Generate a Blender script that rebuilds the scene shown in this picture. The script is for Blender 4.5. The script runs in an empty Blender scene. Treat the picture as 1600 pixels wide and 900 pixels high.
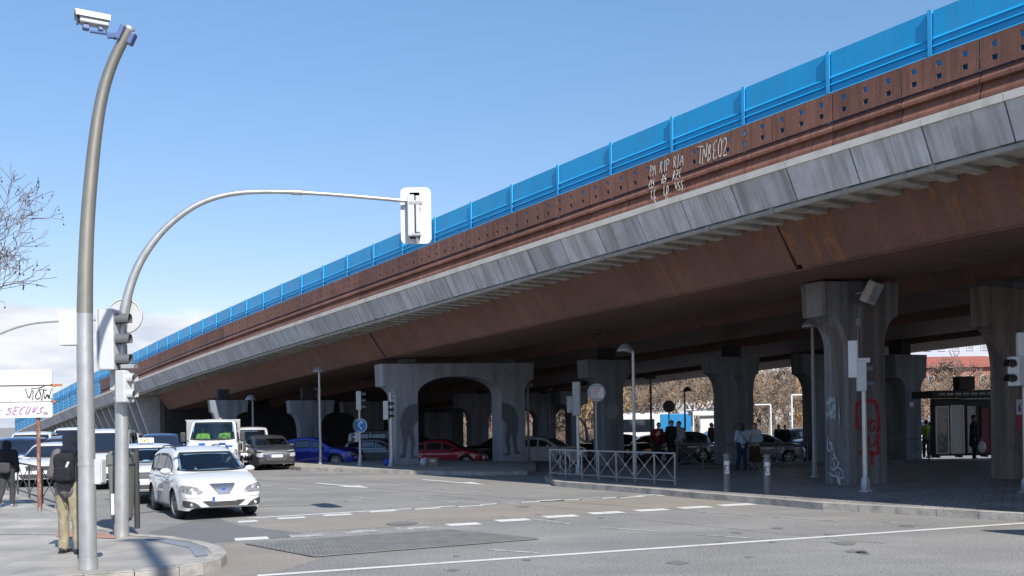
import bpy, bmesh, math, random
import numpy as np
from mathutils import Vector, Matrix, noise
from mathutils.bvhtree import BVHTree
R = math.radians
rnd = random.Random(7)
scene = bpy.context.scene
C = scene.collection

# ---------------------------------------------------------------- camera, sky, sun
FPX, HC, CX, CY, ROLL = 1500.0, 2.05, 800.0, 654.0, R(0.9)
cd = bpy.data.cameras.new('camera'); cam = bpy.data.objects.new('camera', cd); C.objects.link(cam)
cd.sensor_width = 36; cd.lens = FPX / 1600 * 36; cd.shift_y = (CY - 450) / 1600
cd.clip_start = .1; cd.clip_end = 3000
cam.matrix_world = Matrix.Translation((0, 0, HC)) @ Matrix.Rotation(R(90), 4, 'X') @ Matrix.Rotation(-ROLL, 4, 'Z')
scene.camera = cam
SV = Vector((-.50, 1.05, -1.0))                       # direction the light travels
sd = bpy.data.lights.new('sun', 'SUN'); sd.energy = 4.9; sd.angle = R(.53); sd.color = (1, .95, .87)
so = bpy.data.objects.new('sun', sd); C.objects.link(so); so.rotation_euler = SV.to_track_quat('-Z', 'Y').to_euler()
to_sun = -SV.normalized()
elev = math.asin(to_sun.z); azim = math.atan2(to_sun.x, to_sun.y)
wd = bpy.data.worlds.new('World'); scene.world = wd; wd.use_nodes = True
nt = wd.node_tree; nt.nodes.clear()
wo = nt.nodes.new('ShaderNodeOutputWorld'); bg = nt.nodes.new('ShaderNodeBackground'); sk = nt.nodes.new('ShaderNodeTexSky')
sk.sky_type = 'NISHITA'; sk.sun_disc = False; sk.sun_elevation = elev; sk.sun_rotation = azim
sk.altitude = 650; sk.air_density = 1.3; sk.dust_density = .35; sk.ozone_density = 3.5
hs = nt.nodes.new('ShaderNodeHueSaturation'); hs.inputs['Saturation'].default_value = 1.12; hs.inputs['Value'].default_value = 1.26; nt.links.new(sk.outputs[0], hs.inputs['Color'])
bg.inputs[1].default_value = .10
# low bank of cloud, drawn on the sky direction
tc = nt.nodes.new('ShaderNodeTexCoord'); sep = nt.nodes.new('ShaderNodeSeparateXYZ'); nt.links.new(tc.outputs['Generated'], sep.inputs[0])
mp = nt.nodes.new('ShaderNodeMapping'); mp.inputs['Scale'].default_value = (2.6, 2.6, 11); nt.links.new(tc.outputs['Generated'], mp.inputs[0])
cn = nt.nodes.new('ShaderNodeTexNoise'); cn.inputs['Scale'].default_value = 2.3; cn.inputs['Detail'].default_value = 9; cn.inputs['Roughness'].default_value = .55; cn.inputs['Distortion'].default_value = .25
nt.links.new(mp.outputs[0], cn.inputs[0])
def wmath(op, a, b=None, clamp=False):
    n = nt.nodes.new('ShaderNodeMath'); n.operation = op; n.use_clamp = clamp
    for i, v in enumerate((a, b)):
        if v is None: continue
        if isinstance(v, (int, float)): n.inputs[i].default_value = v
        else: nt.links.new(v, n.inputs[i])
    return n.outputs[0]
def wmap(v, a, b, c, d):
    n = nt.nodes.new('ShaderNodeMapRange'); n.interpolation_type = 'SMOOTHSTEP'
    nt.links.new(v, n.inputs[0])
    for i, q in enumerate((a, b, c, d)): n.inputs[i + 1].default_value = q
    return n.outputs[0]
low = wmap(sep.outputs['Z'], .095, .135, .30, -.30)
tone = nt.nodes.new('ShaderNodeValToRGB'); nt.links.new(sep.outputs['Z'], tone.inputs[0])
tone.color_ramp.elements[0].position = .12; tone.color_ramp.elements[0].color = (.86, .745, .80, 1); tone.color_ramp.elements[1].position = .42; tone.color_ramp.elements[1].color = (1.14, 1.07, 1.03, 1)
tm = nt.nodes.new('ShaderNodeMixRGB'); tm.blend_type = 'MULTIPLY'; tm.inputs[0].default_value = 1; nt.links.new(hs.outputs[0], tm.inputs[1]); nt.links.new(tone.outputs[0], tm.inputs[2])
cov = wmath('ADD', cn.outputs['Fac'], low)
west = wmap(sep.outputs['X'], -.20, .10, 0, -.10)
cov = wmath('ADD', cov, west)
cmask = wmap(cov, .52, .68, 0, 1)
cn2 = nt.nodes.new('ShaderNodeTexNoise'); cn2.inputs['Scale'].default_value = 5; cn2.inputs['Detail'].default_value = 6; nt.links.new(mp.outputs[0], cn2.inputs[0])
cr = nt.nodes.new('ShaderNodeValToRGB'); cr.color_ramp.elements[0].position = .35; cr.color_ramp.elements[1].position = .62
cr.color_ramp.elements[0].color = (4.7, 5.2, 6.2, 1); cr.color_ramp.elements[1].color = (7.0, 7.2, 7.6, 1)
nt.links.new(cn2.outputs['Fac'], cr.inputs[0])
mx = nt.nodes.new('ShaderNodeMixRGB'); nt.links.new(cmask, mx.inputs[0]); nt.links.new(tm.outputs[0], mx.inputs[1]); nt.links.new(cr.outputs[0], mx.inputs[2])
nt.links.new(mx.outputs[0], bg.inputs[0]); nt.links.new(bg.outputs[0], wo.inputs[0])
scene.view_settings.view_transform = 'Standard'; scene.view_settings.look = 'None'
scene.view_settings.exposure = 0.45; scene.view_settings.gamma = 1
scene.render.engine = 'CYCLES'
scene.cycles.max_bounces = 6; scene.cycles.diffuse_bounces = 3; scene.cycles.glossy_bounces = 3
scene.cycles.transmission_bounces = 4; scene.cycles.transparent_max_bounces = 12
scene.cycles.caustics_reflective = False; scene.cycles.caustics_refractive = False
scene.cycles.use_denoising = True

# ---------------------------------------------------------------- pixel <-> place helpers (photograph is 1600 x 900)
cr_, sr_ = math.cos(ROLL), math.sin(ROLL)
def unroll(px, py):
    a, b = px - CX, py - CY
    return a * cr_ - b * sr_, a * sr_ + b * cr_
def G(px, py, z=0.0):
    a, b = unroll(px, py); Z = FPX * (HC - z) / b
    return Vector((a / FPX * Z, Z, z))
def PZ(px, py, Z):
    a, b = unroll(px, py)
    return Vector((a / FPX * Z, Z, HC - b / FPX * Z))
def smooth(a, b, v):
    t = min(1, max(0, (v - a) / (b - a))); return t * t * (3 - 2 * t)
def ground_z(x, y):
    return -.42 * smooth(41, 50, y) * smooth(-13, -6, x)

# ---------------------------------------------------------------- mesh helpers
class MB:
    def __init__(s): s.v = []; s.f = []; s.m = []; s.sm = []
    def add(s, vs, fs, m=0, smooth=False):
        o = len(s.v); s.v += [tuple(p) for p in vs]
        for f in fs: s.f.append([i + o for i in f]); s.m.append(m); s.sm.append(smooth)
    def box(s, c, d, rz=0, m=0, rot=None):
        M = rot if rot is not None else Matrix.Rotation(rz, 3, 'Z')
        vs = [Vector(c) + M @ Vector((x * d[0] / 2, y * d[1] / 2, z * d[2] / 2)) for x in (-1, 1) for y in (-1, 1) for z in (-1, 1)]
        s.add(vs, [(0, 1, 3, 2), (4, 6, 7, 5), (0, 4, 5, 1), (2, 3, 7, 6), (0, 2, 6, 4), (1, 5, 7, 3)], m)
    def bbox(s, c, d, r=.01, rz=0, m=0, rot=None):       # bevelled box
        M = rot if rot is not None else Matrix.Rotation(rz, 3, 'Z')
        bm = bmesh.new(); bmesh.ops.create_cube(bm, size=1)
        for v in bm.verts: v.co = Vector((v.co.x * d[0], v.co.y * d[1], v.co.z * d[2]))
        bmesh.ops.bevel(bm, geom=list(bm.edges), offset=min(r, min(d) * .45), segments=2, profile=.5, affect='EDGES')
        s.add([Vector(c) + M @ v.co for v in bm.verts], [[v.index for v in f.verts] for f in bm.faces], m, False); bm.free()
    def tube(s, pts, rad, n=10, m=0, caps=True, smooth=True):
        pts = [Vector(p) for p in pts]; k = len(pts)
        rad = [rad] * k if isinstance(rad, (int, float)) else rad
        up = None; vs = []
        for i, p in enumerate(pts):
            t = (pts[min(i + 1, k - 1)] - pts[max(i - 1, 0)])
            t = t.normalized() if t.length > 1e-9 else Vector((0, 0, 1))
            if up is None:
                up = t.cross(Vector((0, 0, 1)) if abs(t.z) < .9 else Vector((1, 0, 0))).normalized()
            else:
                up = (up - t * up.dot(t)); up = up.normalized() if up.length > 1e-6 else t.orthogonal().normalized()
            b = t.cross(up)
            for j in range(n):
                a = 2 * math.pi * j / n
                vs.append(p + (up * math.cos(a) + b * math.sin(a)) * rad[i])
        fs = [(i * n + j, i * n + (j + 1) % n, (i + 1) * n + (j + 1) % n, (i + 1) * n + j) for i in range(k - 1) for j in range(n)]
        s.add(vs, fs, m, smooth)
        if caps:
            s.add(vs[:n], [tuple(range(n))[::-1]], m); s.add(vs[-n:], [tuple(range(n))], m)
    def lathe(s, prof, n=20, c=(0, 0, 0), rot=None, m=0, smooth=True):   # prof: (r,z)
        M = rot if rot is not None else Matrix.Identity(3); vs = []
        for r, z in prof:
            for j in range(n):
                a = 2 * math.pi * j / n; vs.append(Vector(c) + M @ Vector((r * math.cos(a), r * math.sin(a), z)))
        k = len(prof)
        s.add(vs, [(i * n + j, i * n + (j + 1) % n, (i + 1) * n + (j + 1) % n, (i + 1) * n + j) for i in range(k - 1) for j in range(n)], m, smooth)
    def disc(s, c, r, normal_rot, n=24, m=0, thick=.01):
        s.lathe([(0.0001, thick / 2), (r, thick / 2), (r, -thick / 2), (0.0001, -thick / 2)], n, c, normal_rot, m, False)
    def ell(s, c, d, n=12, k=8, m=0, rot=None):
        M = rot if rot is not None else Matrix.Identity(3); vs = []
        for i in range(k + 1):
            p = math.pi * i / k
            for j in range(n):
                a = 2 * math.pi * j / n
                vs.append(Vector(c) + M @ Vector((d[0] * math.sin(p) * math.cos(a), d[1] * math.sin(p) * math.sin(a), d[2] * math.cos(p))))
        s.add(vs, [(i * n + j, (i + 1) * n + j, (i + 1) * n + (j + 1) % n, i * n + (j + 1) % n) for i in range(k) for j in range(n)], m, True)
    def prism(s, poly, o, ua, va, wa, d, m=0):           # polygon (u,v) extruded along wa by d
        o, ua, va, wa = Vector(o), Vector(ua), Vector(va), Vector(wa); n = len(poly)
        a = [o + ua * u + va * v for u, v in poly]; b = [p + wa * d for p in a]
        s.add(a + b, [tuple(range(n))[::-1], tuple(range(n, 2 * n))] + [(i, (i + 1) % n, n + (i + 1) % n, n + i) for i in range(n)], m)
    def build(s, name, mats, parent=None):
        me = bpy.data.meshes.new(name); me.from_pydata(s.v, [], s.f)
        mats = mats if isinstance(mats, (list, tuple)) else [mats]
        for mm in mats: me.materials.append(mm)
        me.polygons.foreach_set('material_index', s.m); me.polygons.foreach_set('use_smooth', s.sm); me.update()
        o = bpy.data.objects.new(name, me); C.objects.link(o)
        if parent is not None: o.parent = parent
        return o
def bake(mb, name, m, parent, vox=.018, it=4, fold=0., fscale=9, seed=0):
    o = mb.build('tmp', m); md = o.modifiers.new('r', 'REMESH'); md.mode = 'VOXEL'; md.voxel_size = vox; md.use_smooth_shade = True
    sm = o.modifiers.new('s', 'SMOOTH'); sm.iterations = it; sm.factor = .5
    d = bpy.context.evaluated_depsgraph_get(); me = bpy.data.meshes.new_from_object(o.evaluated_get(d)); old = o.data
    bpy.data.objects.remove(o); bpy.data.meshes.remove(old); me.name = name
    if fold:
        me.calc_loop_triangles(); ns = [v.normal.copy() for v in me.vertices]
        for v, n in zip(me.vertices, ns):
            p = v.co * fscale + Vector((seed * 3.1, 0, 0)); p.z *= .55; q = noise.noise(p) + .5 * noise.noise(p * 2.3); v.co += n * q * fold
    me.materials.clear(); me.materials.append(m)
    me.polygons.foreach_set('use_smooth', [True] * len(me.polygons))
    o = bpy.data.objects.new(name, me); C.objects.link(o); o.parent = parent; return o
def fixn(o):
    bm = bmesh.new(); bm.from_mesh(o.data); bmesh.ops.recalc_face_normals(bm, faces=bm.faces); bm.to_mesh(o.data); bm.free(); return o
def tag(o, label, cat, group=None):
    o['label'] = label; o['category'] = cat
    if group: o['group'] = group
    return o
def thing(name, label, cat, loc=(0, 0, 0), rz=0, group=None):
    o = bpy.data.objects.new(name, None); C.objects.link(o); o.location = loc; o.rotation_euler = (0, 0, rz)
    o.empty_display_size = .2
    return tag(o, label, cat, group)
def struct(o): o['kind'] = 'structure'; return o
def copy_tree(o, parent=None):
    c = o.copy(); C.objects.link(c)
    if parent is not None: c.parent = parent
    for ch in [x for x in bpy.data.objects if x.parent == o and x is not c]: copy_tree(ch, c)
    return c

# ---------------------------------------------------------------- materials
def mat(name, col, rough=.7, metal=0., var=.12, vs=3., col2=None, c2amt=.5, c2scale=(1, 1, 1), c2range=(.45, .65), bump=0., bs=40., coat=0., spec=.5, emit=None, fine=0., along=False, orand=0.):
    m = bpy.data.materials.new(name); m.use_nodes = True; t = m.node_tree; L = t.links
    b = t.nodes['Principled BSDF']; b.inputs['Roughness'].default_value = rough; b.inputs['Metallic'].default_value = metal
    b.inputs['Specular IOR Level'].default_value = spec
    if coat: b.inputs['Coat Weight'].default_value = coat; b.inputs['Coat Roughness'].default_value = .04
    tcn = t.nodes.new('ShaderNodeTexCoord'); co = tcn.outputs['Object']
    n = t.nodes.new('ShaderNodeTexNoise'); n.inputs['Scale'].default_value = vs; n.inputs['Detail'].default_value = 6; n.inputs['Roughness'].default_value = .6; L.new(co, n.inputs[0])
    r = t.nodes.new('ShaderNodeMapRange'); L.new(n.outputs['Fac'], r.inputs[0]); r.inputs[1].default_value = .25; r.inputs[2].default_value = .75
    r.inputs[3].default_value = 1 - var; r.inputs[4].default_value = 1 + var
    x = t.nodes.new('ShaderNodeVectorMath'); x.operation = 'SCALE'; x.inputs[0].default_value = col[:3]; L.new(r.outputs[0], x.inputs['Scale'])
    out = x.outputs[0]
    if col2 is not None:
        mpn = t.nodes.new('ShaderNodeMapping'); mpn.inputs['Scale'].default_value = c2scale
        if along: mpn.vector_type = 'TEXTURE'; mpn.inputs['Rotation'].default_value = (0, 0, math.atan2(.8136, -.5815)); mpn.inputs['Scale'].default_value = tuple(1 / q for q in c2scale)
        L.new(co, mpn.inputs[0])
        n2 = t.nodes.new('ShaderNodeTexNoise'); n2.inputs['Scale'].default_value = 1; n2.inputs['Detail'].default_value = 8; n2.inputs['Roughness'].default_value = .65; L.new(mpn.outputs[0], n2.inputs[0])
        r2 = t.nodes.new('ShaderNodeMapRange'); L.new(n2.outputs['Fac'], r2.inputs[0]); r2.inputs[1].default_value = c2range[0]; r2.inputs[2].default_value = c2range[1]; r2.inputs[4].default_value = c2amt
        mi = t.nodes.new('ShaderNodeMixRGB'); L.new(r2.outputs[0], mi.inputs[0]); L.new(out, mi.inputs[1]); mi.inputs[2].default_value = (*col2, 1); out = mi.outputs[0]
    if fine:
        n4 = t.nodes.new('ShaderNodeTexNoise'); n4.inputs['Scale'].default_value = 32; n4.inputs['Detail'].default_value = 4; L.new(co, n4.inputs[0])
        r4 = t.nodes.new('ShaderNodeMapRange'); L.new(n4.outputs['Fac'], r4.inputs[0]); r4.inputs[1].default_value = .3; r4.inputs[2].default_value = .7; r4.inputs[3].default_value = 1 - fine; r4.inputs[4].default_value = 1 + fine
        x4 = t.nodes.new('ShaderNodeVectorMath'); x4.operation = 'SCALE'; L.new(out, x4.inputs[0]); L.new(r4.outputs[0], x4.inputs['Scale']); out = x4.outputs[0]
    if orand:
        oi = t.nodes.new('ShaderNodeObjectInfo'); r5 = t.nodes.new('ShaderNodeMapRange'); L.new(oi.outputs['Random'], r5.inputs[0]); r5.inputs[3].default_value = 1 - orand; r5.inputs[4].default_value = 1 + orand
        x5 = t.nodes.new('ShaderNodeVectorMath'); x5.operation = 'SCALE'; L.new(out, x5.inputs[0]); L.new(r5.outputs[0], x5.inputs['Scale']); out = x5.outputs[0]
    L.new(out, b.inputs['Base Color'])
    if bump:
        n3 = t.nodes.new('ShaderNodeTexNoise'); n3.inputs['Scale'].default_value = bs; n3.inputs['Detail'].default_value = 4; L.new(co, n3.inputs[0])
        bp = t.nodes.new('ShaderNodeBump'); bp.inputs['Strength'].default_value = bump; bp.inputs['Distance'].default_value = .02; L.new(n3.outputs['Fac'], bp.inputs['Height']); L.new(bp.outputs[0], b.inputs['Normal'])
    if emit: b.inputs['Emission Color'].default_value = (*emit, 1); b.inputs['Emission Strength'].default_value = 1
    return m
M = {}
M['asphalt'] = mat('asphalt', (.245, .237, .225), .88, var=.16, vs=.5, col2=(.165, .162, .16), c2amt=.65, c2scale=(.16, .5, 1), c2range=(.42, .62), bump=.4, bs=60, fine=.5)
M['patch'] = mat('asphalt_patch', (.25, .225, .195), .9, var=.1, vs=.6, col2=(.19, .175, .16), c2scale=(.3, .8, 1), bump=.3, bs=90, fine=.25)
M['patchdark'] = mat('asphalt_repair', (.15, .15, .152), .85, var=.1, vs=1.2, bump=.3, bs=90, fine=.25)
M['paint'] = mat('road_paint', (.60, .60, .58), .7, var=.1, vs=3, col2=(.25, .245, .235), c2amt=.75, c2scale=(4, 4, 4), c2range=(.56, .7), fine=.1)
M['paintworn'] = mat('worn_road_paint', (.46, .455, .44), .8, var=.15, vs=3, col2=(.22, .215, .205), c2amt=.95, c2scale=(5, 5, 5), c2range=(.4, .58), fine=.15)
M['pavement'] = mat('pavement', (.33, .31, .28), .85, var=.12, vs=.8, col2=(.22, .205, .19), c2amt=.6, c2scale=(1.2, 1.2, 1), bump=.2, bs=50, fine=.12)
M['kerb'] = mat('kerb', (.36, .34, .31), .85, var=.2, vs=2, col2=(.14, .13, .12), c2amt=.6, c2scale=(3, 3, 3), bump=.4, bs=20)
M['redpave'] = mat('red_paving', (.36, .2, .16), .85, var=.15, vs=2, fine=.15)
M['concrete'] = mat('fascia_concrete', (.54, .54, .555), .85, var=.2, vs=1.4, col2=(.27, .255, .24), c2amt=.75, c2scale=(5, .3, .35), c2range=(.44, .62), along=True, orand=.12, bump=.25, bs=12, fine=.08)
M['coping'] = mat('coping_concrete', (.66, .62, .55), .8, var=.15, vs=2, col2=(.35, .31, .26), c2scale=(2, 2, 2), c2amt=.6)
M['soffit'] = mat('soffit_concrete', (.40, .385, .36), .9, var=.15, vs=1.2, col2=(.12, .11, .10), c2scale=(1.5, 1.5, 1), c2amt=.6)
M['rust'] = mat('weathering_steel', (.155, .080, .064), .7, var=.2, vs=.7, col2=(.25, .12, .07), c2amt=.55, c2scale=(2.5, .1, .1), along=True, c2range=(.5, .7), bump=.1, bs=30, fine=.16)
M['rustpanel'] = mat('rusty_parapet_steel', (.215, .095, .064), .72, var=.2, vs=1.3, col2=(.10, .045, .03), c2amt=.75, c2scale=(12, .5, .8), c2range=(.45, .66), along=True, orand=.14, bump=.12, bs=30, fine=.18)
M['blue'] = mat('blue_enamel', (.014, .34, .66), .36, var=.09, vs=.8, orand=.06, col2=(.05, .27, .48), c2amt=.5, c2scale=(4, .3, .3), along=True, spec=.5)
M['bluepost'] = mat('blue_post', (.035, .37, .70), .4, var=.06)
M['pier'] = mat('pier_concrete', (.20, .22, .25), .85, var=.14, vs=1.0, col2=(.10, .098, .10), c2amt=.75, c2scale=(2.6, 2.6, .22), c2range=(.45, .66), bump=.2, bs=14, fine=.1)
M['pierpale'] = mat('pale_pier_concrete', (.31, .33, .37), .85, var=.12, vs=.8, col2=(.17, .18, .195), c2amt=.6, c2scale=(2.6, 2.6, .3), bump=.2, bs=14, fine=.08)
M['pierstain'] = mat('streaked_pier_concrete', (.185, .185, .195), .85, var=.2, vs=1.0, col2=(.095, .075, .066), c2amt=.85, c2scale=(2.6, 3.4, .13), c2range=(.44, .58), bump=.3, bs=14, fine=.14)
M['pierbrown'] = mat('stained_pier_concrete', (.23, .195, .175), .85, var=.2, vs=1.2, col2=(.085, .07, .062), c2amt=.8, c2scale=(4, 4, .2), c2range=(.42, .64), bump=.25, bs=14, fine=.1)
M['shadeblack'] = mat('shade_black_concrete', (.03, .03, .032), .9)  # black standing in for deep shade above pier tops and inside joints
M['dimwall'] = mat('shade_dark_wall', (.05, .05, .055), .9, var=.2)  # shade under the deck put into the wall colour
M['mural'] = mat('mural_grey', (.12, .13, .15), .85, var=.14, vs=3)
M['mural2'] = mat('mural_pale', (.26, .26, .27), .85, var=.12, vs=3)
M['galv'] = mat('galvanised_steel', (.50, .50, .50), .42, metal=.65, var=.16, vs=5, col2=(.34, .34, .33), c2scale=(8, 8, 1.5), c2amt=.5)
M['galvdull'] = mat('dull_steel', (.32, .32, .33), .55, metal=.3, var=.15, vs=4)
M['polebrown'] = mat('dull_bronze_steel', (.30, .28, .24), .42, metal=.6, var=.1, vs=4, col2=(.23, .21, .18), c2scale=(6, 6, 1), c2amt=.5)
M['rail'] = mat('railing_grey', (.33, .335, .34), .5, metal=.4, var=.1)
M['raildark'] = mat('railing_dark', (.09, .09, .095), .5, metal=.3, var=.1)
M['white'] = mat('white_enamel', (.64, .64, .635), .5, var=.06, vs=2, col2=(.5, .48, .45), c2scale=(3, 3, 3), c2amt=.3, c2range=(.55, .75))
M['lightgrey'] = mat('light_grey_housing', (.5, .51, .52), .5, var=.08)
M['darkgrey'] = mat('dark_grey_housing', (.10, .105, .115), .55, var=.1)
M['black'] = mat('black_plastic', (.018, .018, .02), .5, var=.1)
M['rubber'] = mat('tyre_rubber', (.028, .028, .028), .85, var=.2, vs=6, col2=(.09, .08, .07), c2scale=(6, 6, 6), c2amt=.4)
M['alloy'] = mat('alloy_wheel', (.62, .62, .64), .4, metal=.25, var=.08)
M['alloydirty'] = mat('dusty_alloy_wheel', (.30, .27, .25), .5, metal=.4, var=.2, vs=8)
M['lamp'] = mat('headlamp', (.62, .64, .66), .12, metal=.35, var=.35, vs=14, col2=(.12, .12, .13), c2scale=(14, 14, 14), c2amt=.8, c2range=(.45, .6), coat=1)
M['lampd'] = mat('headlamp_smoky', (.22, .21, .20), .15, metal=.3, var=.4, vs=16, col2=(.5, .5, .48), c2scale=(16, 16, 16), c2amt=.8, c2range=(.5, .62), coat=1)
M['amber'] = mat('amber_lamp', (.8, .35, .06), .2, var=.1, coat=1)
M['redlamp'] = mat('tail_lamp', (.35, .01, .01), .2, var=.1, coat=1)
M['chrome'] = mat('chrome_trim', (.6, .6, .62), .18, metal=1, var=.03)
M['plate'] = mat('number_plate', (.72, .72, .74), .45, var=.10, vs=30)
M['plateblue'] = mat('plate_blue', (.02, .09, .5), .45, var=.02)
M['trim'] = mat('dark_trim', (.04, .04, .043), .6, var=.12, vs=5)
M['seat'] = mat('car_seat_cloth', (.05, .055, .07), .9, var=.2, vs=10)
M['dash'] = mat('dashboard', (.03, .03, .034), .7, var=.1)
M['greydash'] = mat('grey_dashboard', (.09, .09, .095), .6, var=.1)
def paint(name, col, metal=0., rough=.32):
    m = mat(name, col, rough, metal=metal, var=.04, vs=2, coat=1, col2=tuple(c * .75 + .03 for c in col), c2scale=(1.2, 1.2, 3), c2amt=.25)
    return m
M['pwhite'] = paint('white_car_paint', (.56, .56, .555), rough=.4)
M['pwhite2'] = paint('bright_white_paint', (.60, .60, .60))
M['pgrey'] = paint('grey_car_paint', (.03, .031, .036), .0); M['pgrey'].node_tree.nodes['Principled BSDF'].inputs['Coat Weight'].default_value = .12; M['pgrey'].node_tree.nodes['Principled BSDF'].inputs['Specular IOR Level'].default_value = .3
M['psilver'] = paint('silver_car_paint', (.24, .26, .29), .5)
M['pblue'] = paint('blue_car_paint', (.012, .03, .34), .35)
M['pnavy'] = paint('navy_car_paint', (.02, .04, .13), .3)
M['pred'] = paint('red_car_paint', (.42, .014, .035), .15)
M['pblack'] = paint('black_car_paint', (.014, .014, .017), .1)
def glass(name, tint, clear=.55):
    m = bpy.data.materials.new(name); m.use_nodes = True; t = m.node_tree; t.nodes.clear(); L = t.links
    o = t.nodes.new('ShaderNodeOutputMaterial'); tr = t.nodes.new('ShaderNodeBsdfTransparent'); tr.inputs[0].default_value = (*[clear * c for c in tint], 1)
    gl = t.nodes.new('ShaderNodeBsdfGlossy'); gl.inputs['Roughness'].default_value = .03
    fr = t.nodes.new('ShaderNodeFresnel'); fr.inputs[0].default_value = 1.5
    ad = t.nodes.new('ShaderNodeMath'); ad.operation = 'MULTIPLY_ADD'; ad.inputs[1].default_value = 1.0; ad.inputs[2].default_value = .03; L.new(fr.outputs[0], ad.inputs[0]); ad.inputs[2].default_value = .07
    mi = t.nodes.new('ShaderNodeMixShader'); L.new(ad.outputs[0], mi.inputs[0]); L.new(tr.outputs[0], mi.inputs[1]); L.new(gl.outputs[0], mi.inputs[2]); L.new(mi.outputs[0], o.inputs[0])
    return m
M['glass'] = glass('car_glass', (.62, .82, 1.0), .85)
M['darkglass'] = mat('dark_glass', (.012, .016, .024), .04, var=.1, spec=.8, coat=1)
M['skin'] = mat('skin', (.46, .27, .19), .55, var=.06)
M['skindark'] = mat('skin_shade', (.30, .17, .12), .55, var=.06)
M['hair'] = mat('dark_hair', (.02, .015, .012), .6, var=.2, vs=30)
def cloth(name, col, **k): return mat(name, col, .92, var=.16, vs=14, bump=.25, bs=60, spec=.2, **k)

# ---------------------------------------------------------------- sheets laid on the ground
def sheet(name, pts, m, z=.004, kind=True, parent=None, sub=None):
    """flat polygon at ground height + z; pts are world (x,y)"""
    bm = bmesh.new(); vs = [bm.verts.new((p[0], p[1], 0)) for p in pts]; bm.faces.new(vs)
    if sub:
        bmesh.ops.triangulate(bm, faces=bm.faces[:])
        for _ in range(sub):
            bmesh.ops.subdivide_edges(bm, edges=[e for e in bm.edges if e.calc_length() > 2.0], cuts=1)
    bmesh.ops.recalc_face_normals(bm, faces=bm.faces)
    for v in bm.verts: v.co.z = ground_z(v.co.x, v.co.y) + z
    for f in bm.faces:
        f.normal_update()
        if f.normal.z < 0: f.normal_flip()
    me = bpy.data.meshes.new(name); bm.to_mesh(me); bm.free(); me.materials.append(m)
    o = bpy.data.objects.new(name, me); C.objects.link(o)
    if kind: struct(o)
    return o
def line_pts(a, b, w):
    a, b = Vector(a[:2]), Vector(b[:2]); d = (b - a).normalized(); n = Vector((-d.y, d.x)) * w / 2
    return [a + n, a - n, b - n, b + n]

# the road: one sheet to the horizon, finer near the dip under the viaduct
gm = MB()
xs = [-900, -400, -200, -100, -60, -40, -30] + [-25 + i * 1.5 for i in range(60)] + [70, 90, 130, 200, 400, 900]
ys = [-300, -100, -40, -20, -10, 0, 6, 12, 18, 24, 30, 36] + [38 + i * .75 for i in range(20)] + [56, 62, 70, 85, 100, 130, 180, 300, 600, 1500]
nx, ny = len(xs), len(ys)
gm.add([(x, y, ground_z(x, y)) for y in ys for x in xs], [(j * nx + i, j * nx + i + 1, (j + 1) * nx + i + 1, (j + 1) * nx + i) for j in range(ny - 1) for i in range(nx - 1)])
struct(gm.build('road', M['asphalt']))
# lighter strip of road between the two dashed lines of the crossing, darker repairs
sheet('road_crossing_strip', [G(372, 838), G(1245, 783), G(1065, 772), G(560, 803), G(400, 816)], M['patch'], .002)
sheet('road_repair', [G(330, 806), G(372, 821), G(500, 837), G(300, 850), G(232, 832)], M['patchdark'], .004)
sheet('road_worn_area', [G(300, 868), G(372, 847), G(500, 874), G(440, 893), G(330, 905), G(290, 893)], M['patch'], .003)
def marks(name, quads, m, z=.006):
    mb = MB()
    for q in quads:
        mb.add([(p[0], p[1], ground_z(p[0], p[1]) + z) for p in q], [tuple(range(len(q)))])
    o = mb.build(name, m); struct(o); o['label'] = name.replace('_', ' ')
    bm = bmesh.new(); bm.from_mesh(o.data)
    for f in bm.faces:
        f.normal_update()
        if f.normal.z < 0: f.normal_flip()
    bm.to_mesh(o.data); bm.free(); return o
marks('road_stop_line', [line_pts(G(402, 900), G(1610, 817), .15)], M['paint'])
marks('road_crossing_line', [line_pts(G(388, 810), G(700, 791.5), .16), line_pts(G(700, 791.5), G(955, 778), .16), line_pts(G(955, 778), G(1050, 771), .15)], M['paint'])
def dash(x0, x1, y, slope=-.055, w=.34):
    a, b = G(x0, y - slope * (x1 - x0) / 2), G(x1, y + slope * (x1 - x0) / 2); return line_pts(a, b, w)
rowA = [(372, 402, 815), (434, 477, 809.5), (505, 549, 804.6), (577, 618, 799), (646, 687, 794.5), (714, 753, 790.5), (777, 815, 786.5), (841, 879, 782.5), (905, 942, 779.7), (965, 1003, 776.6), (1027, 1058, 773.6)]
rowB = [(367, 419, 842), (699, 749, 819.5), (776, 826, 813), (851, 901, 807), (922, 972, 801.5), (994, 1042, 797.2), (1062, 1110, 793), (1125, 1176, 789), (1193, 1239, 785.2)]
rowBw = [(453, 504, 837), (537, 590, 831), (618, 672, 825.5)]
marks('road_crossing_dashes', [dash(*a) for a in rowA] + [dash(*a, w=.42) for a in rowB], M['paint'])
marks('road_worn_dashes', [dash(*a, w=.42) for a in rowBw], M['paintworn'])
thin = [((830, 811), (890, 819)), ((937, 824), (1031, 831)), ((1088, 835.6), (1184, 842)), ((1090, 800), (1176, 805)), ((1208, 808.5), (1307, 814)), ((766, 859), (841, 864.5)),
        ((400, 757), (425, 760)), ((440, 762), (472, 766)), ((489, 768), (522, 772)), ((543, 775), (579, 779)), ((672, 762), (706, 765.5)), ((725, 767), (770, 772)), ((590, 750), (618, 753)), ((1380, 816), (1450, 821)), ((655, 779), (720, 786))]
marks('road_lane_lines', [line_pts(G(*a), G(*b), .10) for a, b in thin], M['paintworn'])
marks('road_edge_line', [line_pts(G(620, 735.5), G(848, 746), .12), line_pts(G(455, 743), G(620, 735.5 + 1), .1)], M['paintworn'])
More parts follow.
